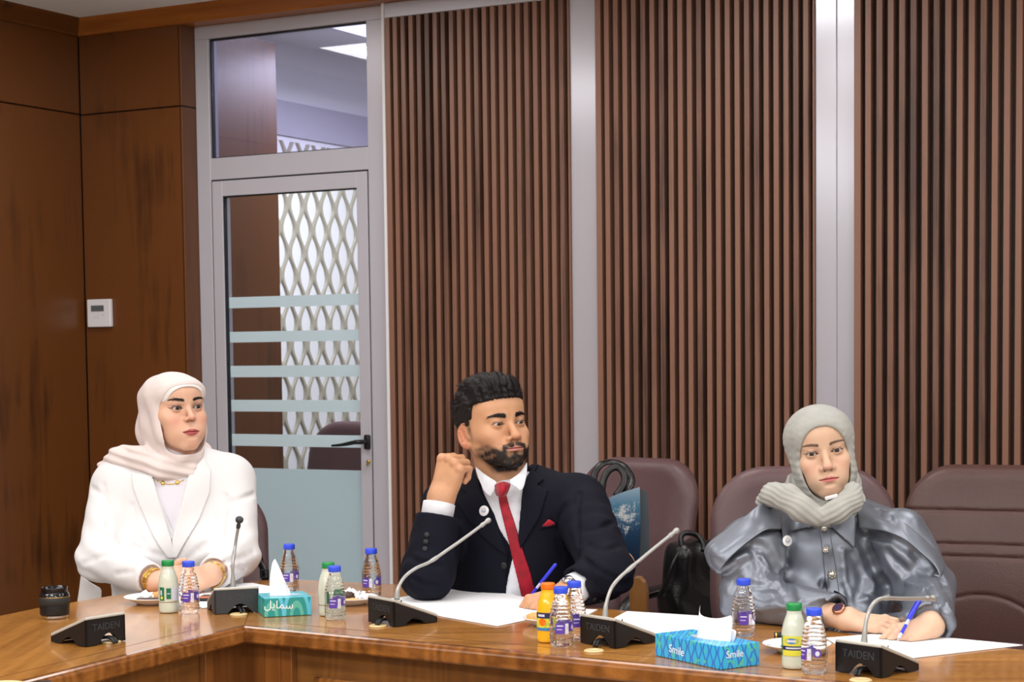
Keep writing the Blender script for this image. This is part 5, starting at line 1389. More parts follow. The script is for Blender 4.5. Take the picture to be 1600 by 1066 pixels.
# ================================================================ MAN
def make_man():
    P = dict(brow=.003, beard=True, skin=(204, 154, 118), warm=(200, 118, 92), brow_w=.0054, brow_z=.0165, jaw_w=1.16, chin_y=.003, nose_w=1.28, nose_y=.003, eye_open=.56, lid=-.0004, low=.88, lip=1.0, lip_c=(196, 124, 118), blush=.3, shadow=.25, lash=.8, brow_tilt=-.15, brow_a=1.0, face_w=1.02)
    skin = (204, 154, 118)
    fr = fr_angles(31, 11, 3, W(793.5, 662, 4.60), 1.045)
    Nk = W(789, 764, 4.70)
    T = Torso(Nk, (-.36, -.92, -.16), (-.13, -.22, 1))
    core = body_core(T, 1.06, 1.06, .195, up=.018)
    Rs = T.w(-.185, -.01, -.070); Ls = T.w(.192, -.01, -.045)
    Re = W(668, 918, 4.50); Rw = W(688, 779, 4.54)
    Le = W(950, 893, 4.40); Lw = W(886, 926, 4.335)
    Re[2] = TZ+.066
    # hands
    HR = Hand(Rw, (.28, -.05, .95), (-.50, -.83, .20), False, 1.08, dict(idx=(1.45, 1.35, .7), mid=(1.5, 1.45, .8), rng=(1.5, 1.5, .8), pky=(1.5, 1.45, .8)), [(.020, .024, -.012, .015), (.052, .036, -.030, .0120), (.078, .020, -.042, .0105), (.088, -.004, -.046, .0090)], .02, 1.04)
    HL = Hand(Lw, (-.93, -.18, -.28), (-.25, -.45, .85), True, 1.0, dict(idx=(.70, .85, .35, -.10), mid=(.85, 1.0, .5, -.02), rng=(1.05, 1.2, .6), pky=(1.1, 1.2, .6)), [(.018, .022, -.012, .015), (.050, .034, -.030, .0118), (.078, .028, -.040, .0100), (.098, .018, -.048, .0085)], .03, 1.04)
    parts = [head_part(fr, P, Nk+np.array([0, .02, -.05]), .054, .056), mk_hand_mesh(HR, Re, skin, .029, .042, hair=.5), mk_hand_mesh(HL, Le, skin, .029, .042, hair=.3)]
    def bodyf(p): return clip_table(p, smin(smin(smin(core(p)+.018, cone(p, Rs, Re, .046, .040), .03), cone(p, Ls, Le, .046, .040), .03), smin(cone(p, Re, Rw+(Re-Rw)*.3, .038, .034), cone(p, Le, Lw+(Le-Lw)*.3, .038, .034), .01), .02), .006)
    hipL, hipR = T.w(.09, .02, -.56), T.w(-.09, .02, -.56)
    kL, kR = hipL+np.array([-.20, -.36, .0]), hipR+np.array([-.20, -.36, .0]); kL[2] = kR[2] = .56
    parts.append(core_part(bodyf, (-.5, 4.1, .4), (.5, 5.1, 1.15), skin))
    o = join_parts('person', parts, M['skin'])
    tag(o, 'man in a black suit and red tie, one fist raised, holding a blue pen', 'person')
    g = nz(np.array([.60, -.80, -.10]))
    for s in (-1, 1): make_eye(fr, s, g, o, iris=(44, 28, 22))
    # hair
    def zh(x, y):
        a = np.abs(x)
        z = .060-.10*np.clip(a-.030, 0, .02)+.0*a
        z = z+ss(-y, .035, .052)*(-.035); z = z+ss(-y, .060, .066)*(-.035)*(y > -.078); 
        z = np.where(y < -.078, .022-.002, z); z = z-ss(-y, .108, .122)*.085
        return z
    def hairf(q):
        x, y, z = q[:, 0], q[:, 1], q[:, 2]; a = np.abs(x)
        side = ss(z, .0, .060)
        h_ = ell(q, (0, -.084, .040), (.0752, .1005, .083))-.001-.006*side
        h_ = smin(h_, ell(q, (0, -.070, .072), (.070, .086, .052)), .02)
        qf = ell(q, (-.002, -.022, .094), (.056, .044, .026)); h_ = smin(h_, qf, .022)
        h_ = smin(h_, ell(q, (-.014, -.060, .103), (.050, .060, .026)), .02)
        n_ = .0022*np.sin(x*150+5*np.sin(y*40)+z*30)*ss(z, .05, .09)+.0012*vnoise(q, 300, 2)+.0016*np.sin(x*420+y*60+3*vnoise(q, 40, 1))*ss(z, .04, .08)
        h_ = h_-n_
        return smax(h_, -(z-zh(x, y)+.002*vnoise(q, 500, 1))*.6, .004)
    v, qd = net_arrays(hairf, (-.1, -.21, -.09), (.1, .05, .17), .0017); v = relax(v, qd, 1)
    vw = toworld(fr, v); ho = obj('hair', mesh_from('hair', vw, qd[:, ::-1]), M['hair'], o)
    nn = vnormals(vw, qd[:, ::-1]); msk = ss(v[:, 2], .03, .07)+.15
    def hd(b):
        q = tolocal(fr, b); d = np.stack([-.75+0*q[:, 0], -.85+.3*ss(q[:, 1], -.05, .02), .15+.75*ss(q[:, 1], -.06, .01)], 1); return d@np.stack([fr['L'], fr['F'], fr['U']])
    strands('hair_strands', vw, nn, msk, hd, 5200, .016, .0010, M['hair'], ho, 1, .10)
    hv, hq, hc = parts[0]; brow_strands(fr, hv, hq, P, o, M['hair'], 420)
    # beard
    lum = hc.sum(1); loc = tolocal(fr, hv)
    bm = (lum < .22) & (loc[:, 2] < -.035) & (loc[:, 1] > -.075) & (loc[:, 2] > -.108) & ~((np.abs(loc[:, 0]) < .012) & (np.abs(loc[:, 2]+.0465) < .006))
    bm &= ~((np.abs(loc[:, 2]+.0666) < .0075) & (np.abs(loc[:, 0]) < .024) & (loc[:, 1] > 0))
    hn = vnormals(hv, hq)
    def bd(b): q = tolocal(fr, b); d = np.stack([np.sign(q[:, 0])*.35, .25+0*q[:, 0], -1+0*q[:, 0]], 1); return d@np.stack([fr['L'], fr['F'], fr['U']])
    if bm.sum() > 50: strands('beard', hv, hn, bm.astype(float), bd, 5600, .0055, .0008, M['beard'], o, 2, .35)
    # jacket
    aR = arm_sdf(Rs, Re, Rw, (.074, .064, .050), .045); aL = arm_sdf(Ls, Le, Lw, (.076, .062, .046), .030)
    d1_ = nz(Re-Rs); d2_ = nz(Le-Ls); 
    CV = fold_lines([([(905, 770), (900, 800), (903, 850)], .007), ([(960, 815), (935, 825), (912, 828)], .006), ([(972, 850), (945, 858), (918, 850)], .007), ([(965, 905), (935, 890), (912, 872)], .006), ([(945, 925), (925, 908), (905, 895)], .005), ([(640, 870), (660, 880), (690, 885)], .006), ([(645, 905), (665, 915), (690, 915)], .006), ([(880, 790), (870, 830), (880, 870)], .005)], lambda p: smin(smin(core(p)-.014, aR(p), .022), aL(p), .022))
    def suit0(p): 
        d = core(p)-.014; d = smin(d, aR(p), .022); d = smin(d, aL(p), .022)
        d = d+wrinkles(p, Re, d1_, .0035, 150, .10)+wrinkles(p, Le, nz(np.array([.3, -.4, .8])), .0045, 130, .11, 1)+wrinkles(p, Ls+d2_*.12, d2_, .0030, 110, .10, 2)+.0016*vnoise(p, 26, 3)
        for c, r_ in CV: d = smax(d, -bchain(p, c, .006), .009)
        return clip_table(p, smax(d, -(p[:, 2]-.51), .01), .0048)
    tr = lambda p: core(p)-.014
    Vp = region(T, tr, [(741, 722), (748, 745), (770, 805), (793, 864), (787, 960), (845, 960), (826, 890), (812, 848), (816, 790), (823, 745), (830, 722)])
    Vp = [(Vp[0][0]-.012, .07)]+Vp+[(Vp[-1][0]+.012, .07)]; print('VP', np.round(Vp, 3).tolist())
    def suit(p):
        q = T.loc(p); d = suit0(p)
        cut = smax(smax(poly2(q[:, 0], q[:, 2], Vp), -(q[:, 1]-.0), .002), -(core(p)-.002), .002)
        d = smax(d, -cut, .003)
        neck = np.hypot(q[:, 0], q[:, 1]+.035)-.068
        d = smax(d, -np.maximum(neck, -(q[:, 2]-.0)), .006)
        return d
    sdf_obj('suit_jacket', suit, (-.45, 4.15, .48), (.45, 5.05, 1.12), .0042, M['navy_wool'], o)
    j = [c for c in o.children if c.name.startswith('suit_jacket')][0]
    fl = lambda pts: region(T, tr, pts)
    shell_piece('lapel', T, suit0, fl([(744, 730), (728, 748), (722, 762), (730, 770), (714, 784), (762, 846), (793, 868), (783, 836), (760, 784), (750, 752)]), .0045, .0022, M['navy_wool'], j, avoid=lambda p: np.minimum(aR(p), aL(p)))
    shell_piece('lapel', T, suit0, fl([(824, 722), (838, 735), (852, 748), (840, 757), (858, 765), (846, 806), (814, 858), (810, 842), (815, 790), (822, 748)]), .0045, .0022, M['navy_wool'], j, avoid=lambda p: np.minimum(aR(p), aL(p)))
    # pocket square, button
    shell_piece('pocket_welt', T, suit0, fl([(843, 823), (873, 815), (874, 820), (844, 828)]), .0035, .0016, M['navy_wool'], j)
    ps = trace(858, 819, suit0); gN = grad(suit0, ps); side = nz(np.cross([0, 0, 1.0], gN)); up = np.cross(gN, side)
    def pp(a, b_, c): return tuple(ps+side*a+up*b_+gN*c)
    rows = [[pp(-.018, -.006, .004), pp(.0, -.004, .007), pp(.019, .000, .004)], [pp(-.015, .002, .009), pp(.0, .005, .012), pp(.016, .005, .009)], [pp(-.007, .006, .008), pp(.0, .016, .010), pp(.012, .008, .007)]]
    sheet3('pocket_square', rows, M['square_red'], o, .002)
    bp_ = trace(787, 884, suit0); disc_on('jacket_button', bp_, grad(suit0, bp_), .009, .003, M['gasket'], j)
    for k in range(3):
        q_ = trace(664+k*1.5, 858-k*11+0, suit0); disc_on('sleeve_button', q_, grad(suit0, q_), .007, .003, M['gasket'], j)
    for k in range(2):
        q_ = trace(938-k*9, 940-k*3, suit0); disc_on('sleeve_button', q_, grad(suit0, q_), .006, .003, M['gasket'], j)
    # shirt front
    shf = lambda p: smin(core(p)-.002, cone(p, Nk+np.array([0, .02, -.05]), Nk+np.array([0, -.01, -.002]), .066, .058), .02)
    nt_c = lu(T, 784, 756, .09); Sp = [(x+(-.012 if x < nt_c[0] else .012), z) for x, z in Vp[1:-1]]+[lu(T, 812, 746, .08), nt_c, lu(T, 757, 746, .08)]
    shell_piece('shirt', T, shf, Sp, 0, .0035, M['white_cotton'], o, .003)
    sh = [c for c in o.children if c.name.startswith('shirt')][0]
    # collar: band plus two points
    def S3(*a): return tuple(W(*a))
    sheet3('collar_point', [[S3(742, 728, 4.645), S3(757, 740, 4.61), S3(775, 752, 4.575)], [S3(744, 738, 4.63), S3(758, 752, 4.59), S3(777, 757, 4.56)], [S3(749, 752, 4.60), S3(760, 765, 4.575), S3(771, 768, 4.56)], [S3(757, 768, 4.575), S3(761, 773, 4.57), S3(766, 777, 4.565)]], M['white_cotton'], sh, .002)
    sheet3('collar_point', [[S3(824, 720, 4.63), S3(812, 738, 4.59), S3(796, 750, 4.56)], [S3(824, 733, 4.61), S3(813, 746, 4.575), S3(797, 756, 4.55)], [S3(822, 748, 4.58), S3(815, 756, 4.56), S3(806, 760, 4.55)], [S3(818, 762, 4.56), S3(816, 766, 4.555), S3(813, 768, 4.55)]], M['white_cotton'], sh, .002)
    # tie
    tpoly = fl([(777, 762), (790, 762), (790, 775), (801, 812), (813, 850), (836, 915), (836, 950), (818, 950), (806, 900), (793, 845), (783, 805), (777, 776)])
    shell_piece('necktie', T, lambda p: core(p)-.0085, tpoly, 0, .003, M['tie_red'], o, .002)
    ti = [c for c in o.children if c.name.startswith('necktie')][0]
    sheet3('tie_knot', [[S3(772, 757, 4.575), S3(785, 752, 4.535), S3(798, 755, 4.555)], [S3(773, 764, 4.565), S3(785, 764, 4.522), S3(796, 764, 4.55)], [S3(776, 776, 4.565), S3(783, 778, 4.532), S3(790, 776, 4.552)]], M['tie_red'], ti, .006)
    # cuffs
    dR = nz(Rw-Re); dL = nz(Lw-Le)
    def cuff(Wr, d_, a0, a1, r0, nm):
        b = bmesh.new(); Mq = Matrix.Translation(Wr) @ Vector(d_).to_track_quat('Z', 'Y').to_matrix().to_4x4()
        lathe(b, [(r0*.93, a0), (r0, a0), (r0, a1-.002), (r0*.99, a1), (r0*.93, a1), (r0*.90, a0)], 36, Mq, wob=lambda a, z: 1+.02*math.sin(a*3)); return obj(nm, b, M['white_cotton'], sh)
    cuff(Rw, dR, -.070, -.012, .0405, 'cuff'); cuff(Lw, dL, -.055, -.018, .038, 'cuff')
    # badge
    q_ = trace(758, 799, suit0); make_badge(q_+grad(suit0, q_)*.006, grad(suit0, q_), .0135, o)
    # watch
    def ring(Wr, d_, a, r_, w_, mat, nm, par, k=24, th=.0035, ell_=(1, .82), seg=True, rotz_=0):
        b = bmesh.new(); Mq = Matrix.Translation(Wr+d_*a) @ Vector(d_).to_track_quat('Z', 'Y').to_matrix().to_4x4() @ Matrix.Rotation(rotz_, 4, 'Z')
        for i in range(k):
            t = 2*math.pi*i/k; bx(b, (r_*ell_[0]*math.cos(t), r_*ell_[1]*math.sin(t), 0), (th, 2*math.pi*r_/k*(.86 if seg else 1.06), w_), Matrix.Rotation(t, 3, 'Z'), .0006, 1)
        bmesh.ops.transform(b, matrix=Mq, verts=b.verts[:]); return obj(nm, b, mat, par)
    ring(Lw, dL, -.010, .0325, .016, M['steel'], 'watch_bracelet', o, ell_=(1, 1))
    wt = Lw+dL*-.010+nz(np.array([-.2, -.45, .87]))*.033; disc_on('watch_face', wt, nz(np.array([-.2, -.45, .87])), .0135, .005, M['steel'], o)
    # trousers
    def trf2(p):
        hc = T.w(0, -.0, -.5); hc[2] = .62; th = ell(p, hc, (.19, .17, .11)); lg = None
        for h_ in (hipL, hipR):
            h2 = h_.copy(); h2[2] = .60; k_ = h_+np.array([-.18, -.34, 0]); k_[2] = .60; ft = k_.copy(); ft[2] = .10; ft[1] -= .02
            th = smin(th, cone(p, h2, k_, .095, .075), .03); l_ = cone(p, k_, ft, .072, .055); lg = l_ if lg is None else smin(lg, l_, .02)
        return smin(smax(th, .50-p[:, 2], .01), lg, .03)
    sdf_obj('trousers', trf2, (-.5, 4.0, .05), (.5, 5.2, .70), .009, M['black_trousers'], o)
    pen(atz(819, 944, TZ+.004), W(869, 881, 4.36), 'blue ballpoint pen in the writing hand of the man in the suit')
    return o, T
man, TM = make_man()
make_chair('maroon leather chair the man in the suit sits on', (.035, 4.84), R(-16), seams=False, scale=.86, wood=True)

# ================================================================ WOMAN IN WHITE
def make_woman_white():
    skin = (222, 178, 152)
    P = dict(ear=False, skin=skin, warm=(218, 134, 114), face_w=1.08, cheek=.005, jaw_w=1.25, brow_w=.0042, brow_z=.0195, eye_open=.86, lip=1.3, lip_a=1.0, lip_c=(178, 88, 86), blush=.7, shadow=.8, shadow_c=(126, 78, 70), lash=1, wing=1, lash_lo=.8, nose_w=1.0, nose_z=.009, hi=.76)
    fr = fr_angles(37, 6, 2, W(291, 637.5, 4.95), 1.0)
    Nk = W(270, 730, 5.03)
    T = Torso(Nk, (.16, -.985, -.08), (.0, -.10, 1))
    core = body_core(T, 1.08, 1.12, .165, bust=.032, belly=1.02, up=.022)
    Rs = T.w(-.158, -.01, -.055); Ls = T.w(.158, -.01, -.045)
    Re = W(154, 873, 4.90); Le = W(372, 868, 4.93); Rw = W(241, 907, 4.72); Lw = W(331, 898, 4.72)
    HR = Hand(Rw, (.94, -.22, .20), (-.25, -.62, .74), False, .88, dict(idx=(.5, .8, .4), mid=(.55, .8, .4), rng=(.6, .85, .5), pky=(.7, .9, .5)), [(.018, .024, -.008, .0145), (.046, .044, -.006, .0112), (.072, .052, .002, .0095), (.092, .052, .006, .0082)], .05, 1.06)
    HL = Hand(Lw+np.array([0, -.012, .004]), (-.86, -.42, -.30), (.10, -.75, .62), True, .86, dict(idx=(.35, .7, .4), mid=(.45, .75, .4), rng=(.5, .8, .4), pky=(.55, .8, .4)), [(.018, .022, -.010, .0145), (.048, .040, -.010, .0112), (.074, .044, -.008, .0095), (.092, .040, -.010, .0082)], .06, 1.06)
    parts = [head_part(fr, P, Nk+np.array([.02, .0, -.04]), .052, .055), mk_hand_mesh(HR, Re, skin, .0255, .033), mk_hand_mesh(HL, Le, skin, .0255, .033)]
    def bodyf(p): return clip_table(p, smin(smin(smin(core(p)+.016, cone(p, Rs, Re, .046, .040), .03), cone(p, Ls, Le, .046, .040), .03), smin(cone(p, Re, Rw+(Re-Rw)*.3, .038, .032), cone(p, Le, Lw+(Le-Lw)*.3, .038, .032), .01), .02), .006)
    parts.append(core_part(bodyf, (-1.35, 4.5, .4), (-.4, 5.4, 1.15), skin))
    o = join_parts('person', parts, M['skin']); tag(o, 'seated woman in a white blazer and pale blush headscarf, hands clasped, looking to her left', 'person')
    g = nz(np.array([.62, -.78, .0]))
    for s in (-1, 1): make_eye(fr, s, g, o, iris=(40, 26, 20))
    brow_strands(fr, parts[0][0], parts[0][1], P, o, M['hair'], 260)
    # blazer
    aR = arm_sdf(Rs, Re, Rw, (.066, .058, .040), .015); aL = arm_sdf(Ls, Le, Lw, (.066, .057, .042), .02)
    d1_ = nz(Re-Rs); d2_ = nz(Le-Ls)
    CV = fold_lines([([(160, 758), (166, 785), (171, 820), (169, 850)], .007), ([(142, 762), (156, 772), (170, 792)], .006), ([(353, 775), (350, 805), (346, 840)], .007), ([(398, 772), (376, 780), (354, 786)], .006), ([(404, 800), (382, 812), (362, 818)], .005),
        ([(130, 880), (160, 868), (190, 862)], .006), ([(150, 915), (180, 897), (205, 893)], .006), ([(398, 862), (378, 872), (355, 876)], .006), ([(385, 890), (368, 888), (350, 892)], .005), ([(200, 850), (230, 862), (255, 868)], .006), ([(322, 850), (300, 868), (285, 880)], .006), ([(206, 790), (214, 830), (230, 856)], .005)], lambda p: smin(smin(core(p)-.012, aR(p), .025), aL(p), .025))
    def bl0(p):
        d = core(p)-.012; d = smin(d, aR(p), .025); d = smin(d, aL(p), .025)
        d = d+wrinkles(p, Re, nz(np.array([.5, 0, .9])), .0032, 120, .10)+wrinkles(p, Le, nz(np.array([-.4, 0, .9])), .0036, 110, .10, 1)+.0012*vnoise(p, 22, 3)
        d = d+wrinkles(p, Rs+d1_*.11, nz(np.array([.8, 0, .5])), .0022, 80, .08, 2)+wrinkles(p, Ls+d2_*.13, nz(np.array([-.8, 0, .5])), .0022, 80, .08, 4)
        for c, r_ in CV: d = smax(d, -bchain(p, c, .006), .010)
        return clip_table(p, smax(d, -(p[:, 2]-.53), .01), .003)
    tr = lambda p: core(p)-.012
    fl = lambda pts: region(T, tr, pts)
    Vp = fl([(222, 728), (240, 748), (268, 843), (292, 748), (306, 725)]); Vp = [(Vp[0][0]-.005, .08)]+Vp+[(Vp[-1][0]+.005, .08)]
    def bl(p):
        q = T.loc(p); d = bl0(p)
        cut = smax(smax(poly2(q[:, 0], q[:, 2], Vp), -(q[:, 1]-.0), .002), -(core(p)-.001), .002)
        d = smax(d, -cut, .004); slit = np.abs(q[:, 0]-(Vp[3][0]+.0+.06*(Vp[3][1]-q[:, 2])))-.0012
        slit = np.maximum(np.maximum(slit, q[:, 2]-Vp[3][1]), -q[:, 1]); d = smax(d, -np.maximum(slit, -(d+.006)), .002)
        return d
    sdf_obj('blazer', bl, (-1.4, 4.55, .48), (-.45, 5.4, 1.15), .0042, M['white_crepe'], o); j = [c for c in o.children if c.name.startswith('blazer')][0]
    av = lambda p: np.minimum(aR(p), aL(p))+.006
    shell_piece('lapel', T, bl0, fl([(238, 742), (205, 738), (207, 760), (218, 790), (238, 835), (262, 872), (272, 872), (268, 843), (254, 800)]), .004, .0022, M['white_crepe'], j, avoid=av)
    shell_piece('lapel', T, bl0, fl([(294, 744), (318, 712), (330, 735), (328, 770), (312, 810), (290, 846), (276, 872), (268, 872), (269, 843), (282, 795)]), .004, .0022, M['white_crepe'], j, avoid=av)
    tf = lambda p: smin(core(p)-.001, cone(p, Nk+np.array([0, .0, -.05]), Nk+np.array([0, -.01, .02]), .068, .062), .02)
    shell_piece('top', T, tf, [(x+(-.012 if x < Vp[3][0] else .012), z) for x, z in Vp], 0, .003, M['white_knit'], o, .003)
    tp = [c for c in o.children if c.name.startswith('top')][0]
    pts = [trace(x, y, tf) for x, y in ((246, 752), (255, 756), (266, 757.5), (277, 755), (287, 751))]
    pts = [p+grad(tf, p)*.005 for p in pts]
    b = bmesh.new(); tube(b, smooth_path([tuple(p) for p in pts], 4), .0012, 6); nk = obj('necklace', b, M['gold'], o, True)
    for k in (1, 3): disc_on('necklace_stud', pts[k], grad(tf, pts[k]), .0055, .004, M['gold'], nk)
    # long hem hanging beside the chair
    rows = [[tuple(W(x, y, Y)) for x, y, Y in r_] for r_ in ([(127, 893, 5.02), (135, 905, 4.98), (160, 920, 4.96)], [(125, 915, 5.04), (137, 922, 5.0), (158, 935, 4.98)], [(120, 945, 5.06), (137, 950, 5.02), (158, 960, 5.0)], [(112, 1000, 5.08), (135, 1000, 5.04), (158, 1000, 5.02)])]
    sheet3('blazer_hem', rows, M['white_crepe'], j, .004)
    # scarf
    def folds(q):
        x, y, z = q[:, 0], q[:, 1], q[:, 2]
        s_ = np.sin((y*1.0-x*.9)*95+z*35+2.5*vnoise(q, 14, 2)); return .0016*s_*ss(-z, -.06, .05)+.0012*np.sin(z*60+y*90+vnoise(q, 20, 5)*2)*ss(-y, .02, .10)
    f, n_ = scarf_fn(fr, Nk+np.array([.01, 0, .0]), (.0650, .066, -.126, -.060), P, folds, dict(neck_r=.078, bun=(0, -.136, -.050, .080, .086, .082), pw=3.2))
    tl = lambda p: tolocal(fr, p)
    def full(q):
        d = f(q); w_ = T.loc(toworld(fr, q))
        for (c, rx, ry, tb, tx, ty, pl, sd) in (((.008, -.030, .022), .080, .080, .023, -.10, -.42, .0018, 1.0), ((.0, -.030, .004), .088, .090, .021, .16, -.26, .0020, 2.4)):
            d = smin(d, ring_fold(w_, c, rx, ry, tb, tx, ty, pl, sd), .007)
        # end of the scarf laid over her right shoulder
        dr = chain(w_, [(.05, .070, -.004, .018), (-.03, .074, .006, .026), (-.085, .035, .030, .032), (-.140, .0, .028, .030), (-.185, -.04, .0, .022)], .03)
        dr = dr-.0024*np.sin((w_[:, 2]*1.0+w_[:, 0]*.28)*260+1.2*vnoise(w_, 24, 3)); d = smin(d, dr, .012)
        return d
    lo = np.minimum((-.12, -.26, -.17), n_-.16); hi = np.maximum((.12, .06, .15), n_+.16); hi[1] = max(hi[1], .10); lo[0] -= .10
    v, qd = net_arrays(full, lo, hi, .0023); v = relax(v, qd, 1); obj('headscarf', mesh_from('headscarf', toworld(fr, v), qd[:, ::-1]), M['blush_chiffon'], o)
    # pale undercap band at the forehead
    def cap(q):
        q = warp(q, P); d = smin(ell(q, (0, -.084, .038), (.0785, .1050, .085)), ell(q, (0, -.022, .046), (.062, .0405, .049)), .02); e = ((np.abs(q[:, 0]/.0600)**2.4+np.abs((q[:, 2]+.026)/.086)**2.4)**(1/2.4)-1)*.05
        return smax(smax(d, -e, .003), -(q[:, 2]-.020), .003)
    v, qd = net_arrays(cap, (-.09, -.06, .0), (.09, .05, .13), .002); v = relax(v, qd, 1); obj('undercap', mesh_from('undercap', toworld(fr, v), qd[:, ::-1]), M['blush_cap'], o)
    dR = nz(Rw-Re); dL = nz(Lw-Le)
    for k in range(3): bracelet(Rw+dR*(-.006+.006*k), dR, .0315, M['gold'], 'bracelet', o)
    for k in range(2): bracelet(Lw+dL*(-.002+.006*k), dL, .0335, M['gold'], 'bracelet', o)
    c = HR.ch[1]; pa = HR.wpt(np.array(c[0][:3])*.55+np.array(c[1][:3])*.45); ax__ = nz(HR.wpt(c[1][:3])-HR.wpt(c[0][:3])); bracelet(pa, ax__, .0098, M['gold'], 'ring', o, 16, .0015, .003)
    # trousers and seat
    hipL, hipR = T.w(.09, .02, -.54), T.w(-.09, .02, -.54)
    def trf(p):
        hc = T.w(0, -.0, -.5); hc[2] = .62; th = ell(p, hc, (.19, .17, .11)); lg = None
        for h_ in (hipL, hipR):
            h2 = h_.copy(); h2[2] = .60; k_ = h_+np.array([.10, -.40, 0]); k_[2] = .60; ft = k_.copy(); ft[2] = .10; ft[1] -= .02
            th = smin(th, cone(p, h2, k_, .095, .075), .03); l_ = cone(p, k_, ft, .072, .055); lg = l_ if lg is None else smin(lg, l_, .02)
        return smin(smax(th, .515-p[:, 2], .01), lg, .03)
    sdf_obj('trousers', trf, (-1.4, 4.2, .04), (-.4, 5.5, .72), .010, M['white_crepe'], o)
    return o, T
wwhite, TW = make_woman_white()
make_chair('dark maroon leather chair the woman in white sits on, its edge showing right of her', (-.92, 5.20), R(9), scale=.92)

# ================================================================ WOMAN IN GREY
def make_woman_grey():
    skin = (216, 179, 152)
    P = dict(ear=False, skin=skin, warm=(224, 144, 128), face_w=1.0, jaw_w=1.08, brow_w=.0038, brow_z=.0180, brow_c=(96, 70, 58), brow_a=.85, eye_open=.80, lip=.95, lip_c=(204, 104, 108), blush=.5, shadow=.4, lash=.95, wing=.7, nose_w=1.2, corner=-.0006, hi=.94)
    fr = fr_angles(-4, 3, 8.5, W(1288, 707, 4.18), .925)
    Nk = W(1287, 803, 4.26)
    T = Torso(Nk, (-.06, -.99, -.10), (-.02, -.10, 1))
    core = body_core(T, .98, 1.02, .150, bust=.022)
    Rs = T.w(-.140, -.01, -.075); Ls = T.w(.145, -.01, -.070)
    Re = W(1168, 935, 4.13); Le = W(1448, 922, 4.13); Rw = W(1322, 966, 3.92); Lw = W(1455, 976, 3.81)
    HR = Hand(Rw, (.90, -.32, -.10), (.15, -.35, .92), False, .90, dict(idx=(.10, .25, .15), mid=(.12, .25, .15), rng=(.15, .3, .2), pky=(.2, .35, .2)), [(.018, .024, -.008, .0140), (.046, .042, -.012, .0108), (.070, .050, -.014, .0092), (.088, .050, -.016, .0080)], .05, .98)
    HL = Hand(Lw, (-.85, -.30, -.20), (-.10, -.55, .82), True, .86, dict(idx=(.60, .80, .35, -.05), mid=(.75, .95, .5, -.02), rng=(.9, 1.1, .6), pky=(1.0, 1.15, .6)), [(.018, .022, -.010, .0140), (.048, .036, -.024, .0108), (.074, .034, -.034, .0092), (.092, .024, -.040, .0080)], .04, .98)
    parts = [head_part(fr, P, Nk+np.array([0, .0, -.04]), .050, .053), mk_hand_mesh(HR, Re, skin, .0245, .034), mk_hand_mesh(HL, Le, skin, .0235, .029)]
    def bodyf(p): return clip_table(p, smin(smin(smin(core(p)+.016, cone(p, Rs, Re, .042, .036), .03), cone(p, Ls, Le, .042, .036), .03), smin(cone(p, Re, Rw+(Re-Rw)*.3, .034, .030), cone(p, Le, Lw+(Le-Lw)*.3, .034, .030), .01), .02), .006)
    parts.append(core_part(bodyf, (.3, 3.8, .4), (1.2, 4.6, 1.05), skin))
    o = join_parts('person', parts, M['skin']); tag(o, 'seated woman in a grey satin dress with puffed sleeves and grey headscarf, writing', 'person')
    g = nz(np.array([-.16, -.98, .06]))
    for s in (-1, 1): make_eye(fr, s, g, o, iris=(58, 42, 34))
    M['brown_brow'] = plain('brown_brow_hair', (84, 62, 52), .6); brow_strands(fr, parts[0][0], parts[0][1], P, o, M['brown_brow'], 90)
    # dress
    aR = arm_sdf(Rs, Re, Rw, (.056, .062, .046), .028); aL = arm_sdf(Ls, Le, Lw, (.056, .062, .047), .004)
    pR = [(*W(1205, 822, 4.20), .040), (*W(1165, 848, 4.16), .048), (*W(1133, 868, 4.13), .042)]
    pL = [(*W(1375, 818, 4.20), .040), (*W(1410, 845, 4.16), .050), (*W(1440, 882, 4.12), .046)]
    pL2 = [(*W(1405, 835, 4.14), .062), (*W(1440, 915, 4.10), .066)]; pR2 = [(*W(1185, 850, 4.16), .062), (*W(1178, 915, 4.12), .064)]
    def dr00(p):
        d = core(p)-.016; d = smin(d, aR(p), .03); d = smin(d, aL(p), .03)
        for c in (pR, pL, pR2, pL2): d = smin(d, chain(p, c, .03), .022)
        return d
    def cv(pts, off): return [tuple(trace(1080+x/2.538, 610+y/2.538, dr00)+np.array([0, -off, 0])) for x, y in pts]
    # soft folds: (points in the order they run, radius, stand-off) carved or raised on the cloth
    carve = [([(118, 668), (175, 625), (235, 605), (300, 628), (345, 700)], .013), ([(355, 540), (300, 545), (235, 560), (170, 600)], .008), ([(245, 770), (330, 775), (372, 830)], .010),
             ([(900, 700), (950, 720), (1000, 745), (1020, 800)], .014), ([(690, 560), (790, 590), (880, 640), (930, 690)], .011), ([(675, 600), (720, 700), (760, 780), (770, 860)], .012), ([(770, 640), (850, 720), (930, 770), (985, 840)], .010), ([(375, 690), (380, 760), (400, 830)], .008), ([(640, 650), (680, 740), (650, 830)], .009), ([(250, 640), (265, 700), (250, 760)], .007), ([(460, 860), (560, 850), (660, 850)], .010), ([(180, 760), (160, 800), (175, 860)], .008)]
    raise_ = [([(120, 710), (180, 670), (250, 650), (310, 690)], .012), ([(860, 760), (940, 790), (1000, 850), (1030, 930)], .011), ([(360, 600), (360, 700), (340, 780)], .008), ([(700, 620), (740, 710), (720, 800)], .009), ([(200, 820), (280, 860), (380, 850), (470, 865)], .010), ([(700, 830), (780, 900), (860, 900)], .010), ([(540, 640), (520, 760), (500, 860)], .006), ([(600, 640), (610, 760), (640, 830)], .006)]
    cvt = lambda L_: [([(1080+x/2.538, 610+y/2.538) for x, y in pts], r_) for pts, r_ in L_]
